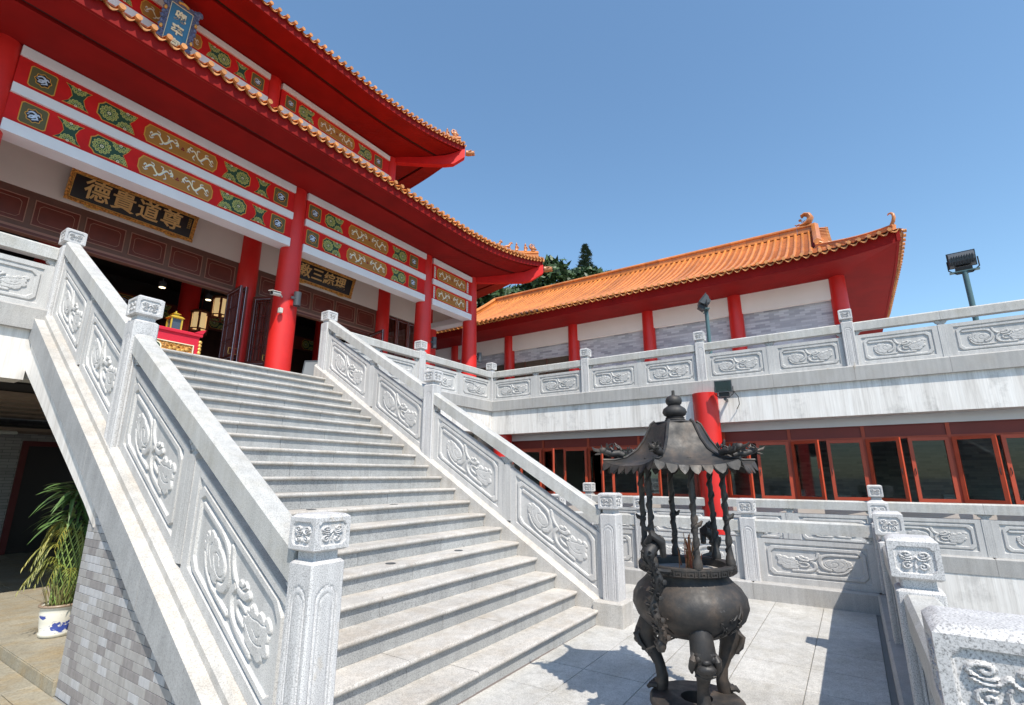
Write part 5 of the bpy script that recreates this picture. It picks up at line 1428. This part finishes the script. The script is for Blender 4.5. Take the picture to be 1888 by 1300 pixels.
f = M(); f.box(-.64, .64, -.03, 0, .12, .135).box(-.64, .64, -.03, 0, -.135, -.12).box(-.64, -.625, -.03, 0, -.12, .12).box(.625, .64, -.03, 0, -.12, .12); part('panel_frame', f, CREAM, al, W)
m = M(); m.tube([(0, 0, 0), (0, -.035, 0)], .095, 18); part('green_medallion', m, GREEN, al, W); m = M().lathe([(.072, 0), (.092, 0), (.092, .01), (.072, .01)], 18, caps=False); m.xf(T(0, -.036, 0) @ RX(math.radians(90))); part('medallion_ring', m, CREAM, al, W)
for x in (-.38, .38):
    m = M()
    for k in range(5): m.blob((x-.14+k*.07, -.02, .02*math.sin(k*2)), .035, 7, 5)
    part('gilded_figure', m, GOLD, al, W)
m = M()
for k in range(9): m.blob((ax1+.02, ay0-.01, 3.56+k*.07), .035, 7, 5, (1, .8, 1.1))
part('side_carving', m, GOLD, al)
lb = thing('lantern_box', (4.02, 10.5, az1), 'small gilded lantern box with a pagoda lid standing on the altar table', 'lantern')
W = T(4.02, 10.5, az1-.01)
m = M()
for x in (-.09, .09):
    for y in (-.09, .09): m.box(x-.012, x+.012, y-.012, y+.012, 0, .24)
m.box(-.105, .105, -.105, .105, 0, .02).box(-.105, .105, -.105, .105, .235, .25)
m.loft([[(x*q, y*q, z) for x, y in ((-1,-1),(1,-1),(1,1),(-1,1))] for q, z in ((.125, .25), (.085, .29), (.045, .305), (.045, .33))])
m.loft([[(x*q, y*q, z) for x, y in ((-1,-1),(1,-1),(1,1),(-1,1))] for q, z in ((.075, .33), (.04, .355), (.012, .365), (.010, .40))])
part('lantern_frame', m, plain('brass_yellow', (.62, .42, .05), .35, metal=.3), lb, W); part('lantern_glass', M().box(-.08, .08, -.08, .08, .02, .235), plain('dark_glass', (.06, .08, .11), .15), lb, W)
fr2 = thing('fruit_offering', (3.12, 10.4, az1), 'orange fruit offering on the altar table behind the stair post', 'fruit')
m = M()
for x, y, z in ((0, 0, .03), (.06, .02, .03), (.03, -.04, .03), (.03, 0, .08)): m.blob((3.12+x, 10.36+y, az1+z), .034, 10, 7)
part('fruit', m, plain('orange_fruit', (.75, .32, .02), .5), fr2, smooth=True)
# hanging lanterns and ceiling lights inside the hall
def palace_lantern(x, y, z, label):
    t = thing('hanging_lantern', (x, y, z), label, 'lantern', 'hanging palace lanterns inside the hall')
    m = M()
    for k in range(6):
        a, b = 2*math.pi*k/6, 2*math.pi*(k+1)/6
        m.tube([(x+.24*math.cos(a), y+.24*math.sin(a), z), (x+.24*math.cos(a), y+.24*math.sin(a), z+.62)], .022, 5)
        for zz in (0, .62, .12): m.tube([(x+.24*math.cos(a), y+.24*math.sin(a), z+zz), (x+.24*math.cos(b), y+.24*math.sin(b), z+zz)], .018, 5)
    m.lathe([(.30, .64), (.16, .72), (.02, .76)], 6, (x, y, z)); m.tube([(x, y, z+.7), (x, y, 7.3)], .01, 5)
    part('lantern_frame', m, WOOD, t)
    m = M()
    for k in range(6):
        a = 2*math.pi*(k+.5)/6; c_, s_ = math.cos(a), math.sin(a); r = .195
        m.add([(x+c_*r-s_*.075, y+s_*r+c_*.075, z+.15), (x+c_*r+s_*.075, y+s_*r-c_*.075, z+.15), (x+c_*r+s_*.075, y+s_*r-c_*.075, z+.60), (x+c_*r-s_*.075, y+s_*r+c_*.075, z+.60)], [(0, 1, 2, 3)])
    part('lit_pane', m, emis('lantern_pane', (1.0, .72, .35), .30) if 'lantern_pane' not in bpy.data.materials else bpy.data.materials['lantern_pane'], t)
def at_y(u, v, y):
    q = (Vector(RC[0])*((u-944)/916.3887)+Vector(RC[1])*((v-650)/916.3887)+Vector(RC[2])); s = y/q.y; return (q.x*s, q.y*s, 1.6+q.z*s)
p = at_y(404, 590, 14.6); palace_lantern(p[0], 14.6, p[2], 'lit palace lantern inside the hall, right of the two')
p = at_y(365, 612, 16.0-.6); palace_lantern(p[0], 15.4, p[2]-.05, 'lit palace lantern inside the hall, left of the two')
for i, (u, v, yy, lab) in enumerate(((299, 530, 13.9, 'round ceiling downlight inside the hall nearest the frieze'), (384, 553, 14.3, 'round ceiling downlight above the palace lanterns'), (316, 579, 17.6, 'small far downlight deep inside the hall'))):
    x, y, z = at_y(u, v, yy)
    t = thing('downlight', (x, y, z), lab, 'ceiling light'); part('lamp_can', M().cyl(x, y, z, z+.14, .085, 18), LAMPG, t); part('lit_disc', M().cyl(x, y, z-.006, z-.001, .07, 18), LAMPE, t); part('stem', M().cyl(x, y, z+.14, 7.3, .012, 6), LAMPG, t)
# notice stand near the top newel
t = thing('notice_stand', (5.35, 8.2, FZ), 'folding grey notice stand beside the top right stair post', 'notice stand')
x, y, z = at_y(573, 672, 8.35); W = T(x+.03, 8.35, FZ) @ RZ(math.radians(-60))
part('front_board', M().xf(I4).box(-.2, .2, -.02, 0, 0, .44).xf(RX(math.radians(-14))), LAMPG, t, W); part('back_leg', M().box(-.2, .2, 0, .015, 0, .44).xf(T(0, .26, 0) @ RX(math.radians(14))), LAMPG, t, W)
part('paper_sheet', M().box(-.17, .17, -.026, -.021, .06, .40).xf(RX(math.radians(-14))), plain('printed_grey', (.16, .17, .18), .6), t, W)
t = tag(part('paper_notice', M().box(7.30, 7.50, 12.55, 12.56, 4.65, 5.05), plain('pale_blue_paper', (.45, .55, .65), .7), None), 'pale paper notice hanging in the right doorway', 'notice')

# ---------------------------------------------------------------- potted bamboo
pot = thing('plant_pot', (2.0, 6.62, .1), 'blue and white porcelain pot with a bamboo plant by the tiled side wall', 'potted plant')
PX, PY, PZ = 1.975, 6.62, .10
def porcelain():
    m, nt, b = nm('blue_white_porcelain', .18)
    n = noise(nt, 5.5, 4, pos(nt, (1.3, 1.3, 2.2)), .6); k = rmp(nt, n, [(.55, 0), (.585, 1)])
    sep = nd(nt, 'ShaderNodeSeparateXYZ'); nt.links.new(pos(nt), sep.inputs[0])
    band = rmp(nt, sep.outputs[2], [(.14, 0), (.15, 1), (.30, 1), (.31, 0)])
    mm = mul(nt, k, band)
    sc2 = nd(nt, 'ShaderNodeRGBToBW'); nt.links.new(mm, sc2.inputs[0])
    setc(nt, b, mul(nt, (.74, .72, .64), (.05, .08, .32), 'MIX', sc2.outputs[0])); return m
part('pot_body', M().lathe([(.10, 0), (.125, .01), (.135, .04), (.125, .055), (.140, .14), (.150, .22), (.145, .255), (.158, .27), (.160, .285), (.146, .29), (.135, .27), (.02, .265)], 36, (PX, PY, PZ), caps=False), porcelain(), pot, smooth=True, sharp=60)
part('pot_rim', M().lathe([(.150, .268), (.166, .274), (.168, .287), (.158, .295), (.145, .290)], 36, (PX, PY, PZ), caps=False), plain('brown_glaze', (.30, .22, .16), .3), pot, smooth=True)
part('soil', M().cyl(PX, PY, PZ+.26, PZ+.272, .14, 20), BARK, pot)
m = M(); stem = plain('bamboo_stem', (.24, .34, .09), .45)
for k in range(14):      # woven lattice of stems
    for sgn in (-1, 1):
        P = []
        for t in np.linspace(0, 1, 22):
            a = 2*math.pi*k/14+sgn*t*2.6; r = .085+.035*t; P.append((PX+r*math.cos(a), PY+r*math.sin(a), PZ+.27+t*.78))
        m.tube(P, .0062, 4)
part('woven_stems', m, stem, pot, smooth=True)
rl = random.Random(21)
def leaf(m, p, d, L, w, droop=.5, n=5):
    d = Vector(d).normalized(); up = Vector((0, 0, 1)); s = d.cross(up); s = s.normalized() if s.length > .05 else Vector((1, 0, 0)); L_, R_, Cc = [], [], []
    for i in range(n+1):
        t = i/n; c = Vector(p)+d*L*t+Vector((0, 0, -droop*L*t*t)); ww = w*math.sin(math.pi*min(1, t*.9+.1))**.8*(1 if t < 1 else 0)
        Cc.append(c+Vector((0, 0, -.15*ww))); L_.append(c+s*ww/2); R_.append(c-s*ww/2)
    m.add([tuple(q) for q in L_+Cc+R_], [(i, i+1, n+2+i, n+1+i) for i in range(n)]+[(n+1+i, n+2+i, 2*n+3+i, 2*n+2+i) for i in range(n)])
m = M()
for k in range(150):
    a = rl.uniform(0, 6.28); r = rl.uniform(.0, .16); z = PZ+rl.uniform(1.0, 1.42)
    leaf(m, (PX+r*math.cos(a), PY+r*math.sin(a), z), (math.cos(a+rl.gauss(0, .5)), math.sin(a+rl.gauss(0, .5)), rl.uniform(-.1, .9)), rl.uniform(.16, .38), rl.uniform(.028, .05), rl.uniform(.3, 1.0))
part('broad_leaves', m, PLEAF, pot, smooth=False)
m = M(); m2 = M()
for k in range(17):      # feathery yellow-green fronds
    a = math.pi+rl.gauss(.3, 1.0) if k < 12 else rl.uniform(0, 6.28); z0 = PZ+rl.uniform(.50, .98); P = []; L = rl.uniform(.16, .27)
    for t in np.linspace(0, 1, 12): P.append(Vector((PX+math.cos(a)*(.06+L*t), PY+math.sin(a)*(.09+L*t), z0+.16*math.sin(t*2.2)-.24*t*t)))
    m2.tube(P, [.004]*11+[.001], 4)
    for i in range(2, 12):
        for s in (-1, 1):
            d = (P[i]-P[i-1]).normalized(); n_ = Vector((-d.y, d.x, 0)).normalized()*s
            leaf(m, P[i], d*.8+n_*.75+Vector((0, 0, .1)), .11*(1.15-i/14), .009, .7, 3)
part('palm_fronds', m, PFROND, pot); part('frond_stalks', m2, PFROND, pot)
m = M()
for k in range(90):      # dry grassy growth at the pot rim
    a = rl.uniform(0, 6.28); r = rl.uniform(.02, .13); leaf(m, (PX+r*math.cos(a), PY+r*math.sin(a), PZ+.27), (math.cos(a)*.35, math.sin(a)*.35, 1), rl.uniform(.12, .40), .011, .15, 3)
part('low_growth', m, leafm('dry_growth', (.14, .16, .05), (.30, .25, .10)), pot)

# ---------------------------------------------------------------- trees behind the side hall
def tree(label, x, y, z0, h, cr, n, mat, seed, lobes=9, leaf_s=.33):
    t = thing('broadleaf_tree', (x, y, z0), label, 'tree', 'trees behind the side hall'); r_ = random.Random(seed); g = np.random.default_rng(seed)
    m = M().tube([(x, y, z0), (x+.2, y, z0+h*.3), (x, y+.2, z0+h*.6), (x, y, z0+h*.85)], [.38, .30, .2, .06], 9)
    L = []
    for k in range(lobes):
        a = r_.uniform(0, 6.28); rr2 = cr*r_.uniform(.15, .72); zz = z0+h*r_.uniform(.52, .93); c_ = (x+rr2*math.cos(a), y+rr2*math.sin(a), zz); L.append((c_, cr*r_.uniform(.26, .46)))
        m.tube([(x, y, z0+h*.45), ((x+c_[0])/2, (y+c_[1])/2, (z0+h*.5+zz)/2-.3), c_], [.15, .09, .03], 6)
    part('trunk', m, BARK, t)
    V = []; F = []
    for (c_, R_) in L:
        k = int(n/lobes); u = g.normal(size=(k, 3)); u /= np.linalg.norm(u, axis=1)[:, None]; rad = R_*(.55+.5*g.random(k)**.5)*(1+.22*np.sin(u[:, 0]*7+seed)*np.cos(u[:, 2]*6))
        P = np.array(c_)+u*rad[:, None]*np.array([1, 1, .8])
        A = g.normal(size=(k, 3)); A /= np.linalg.norm(A, axis=1)[:, None]; B = np.cross(A, u+g.normal(size=(k, 3))*.5); B /= np.linalg.norm(B, axis=1)[:, None]; s = leaf_s*(.6+.8*g.random(k))[:, None]
        Q = np.stack([P-A*s-B*s*.15, P-B*s*.45, P+A*s, P+B*s*.45], 1).reshape(-1, 3)
        b = len(V); V.extend(map(tuple, Q.tolist())); F.extend([(b+4*i, b+4*i+1, b+4*i+2, b+4*i+3) for i in range(k)])
    me = bpy.data.meshes.new('crown'); me.from_pydata(V, [], F); me.materials.append(mat); place('crown', me, t)
def at_x(u, v, x):
    q = (Vector(RC[0])*((u-944)/916.3887)+Vector(RC[1])*((v-650)/916.3887)+Vector(RC[2])); s = x/q.x; return (x, q.y*s, 1.6+q.z*s)
for i, (u, v, x, cr, lb) in enumerate(((985, 500, 36, 4.6, 'dark broadleaf tree rising between the main hall eave and the side hall roof'), (1040, 478, 40, 3.6, 'broadleaf tree with a ragged top left of the conifer'),
        (1095, 492, 38, 3.4, 'broadleaf tree just right of and below the conifer'), (905, 520, 34, 4.6, 'broadleaf tree mostly hidden under the hall corner eave'), (860, 540, 34, 4.6, 'broadleaf tree farthest left behind the hall corner column'), (1010, 530, 33, 4.0, 'lower broadleaf tree in front of the others behind the roof'), (1060, 500, 36, 3.8, 'round broadleaf tree below the conifer above the roof ridge'), (940, 545, 33, 4.2, 'low broadleaf tree above the left end of the side hall ridge'))):
    p = at_x(u, v, x); tree(lb, p[0], p[1], -2.75, (p[2]+2.75)/1.0, cr, 17000, LEAF, 31+i, 13)
def conifer(label, x, y, z0, h, r, seed):
    t = thing('conifer_tree', (x, y, z0), label, 'tree'); r_ = random.Random(seed); m = M().tube([(x, y, z0), (x, y, z0+h)], [.3, .02], 8); part('trunk', m, BARK, t)
    m = M(); z = z0+h*.35
    while z < z0+h*.995:
        q = (z0+h-z)/(h*.65); R_ = r*(q**.72)*r_.uniform(.8, 1.1)
        for k in range(8):
            a = r_.uniform(0, 6.28); nseg = max(3, int(R_*6))
            for j in range(nseg):
                d = R_*(j+1)/nseg; c_ = Vector((x+d*math.cos(a), y+d*math.sin(a), z-d*.10+.12*d*d/r))
                for s in (-1, 0, 1):
                    b = a+s*1.0+r_.gauss(0, .25); leaf(m, c_, (math.cos(b), math.sin(b), .45), r_.uniform(.22, .42), .12, .0, 2)
        z += .26*(.5+q*.6)
    part('crown', m, LEAF2, t)
p = at_x(1079, 451, 46); conifer('slender conifer with a pointed top rising above the side hall roof', p[0], p[1], -2.75, p[2]+2.75, 3.6, 5)
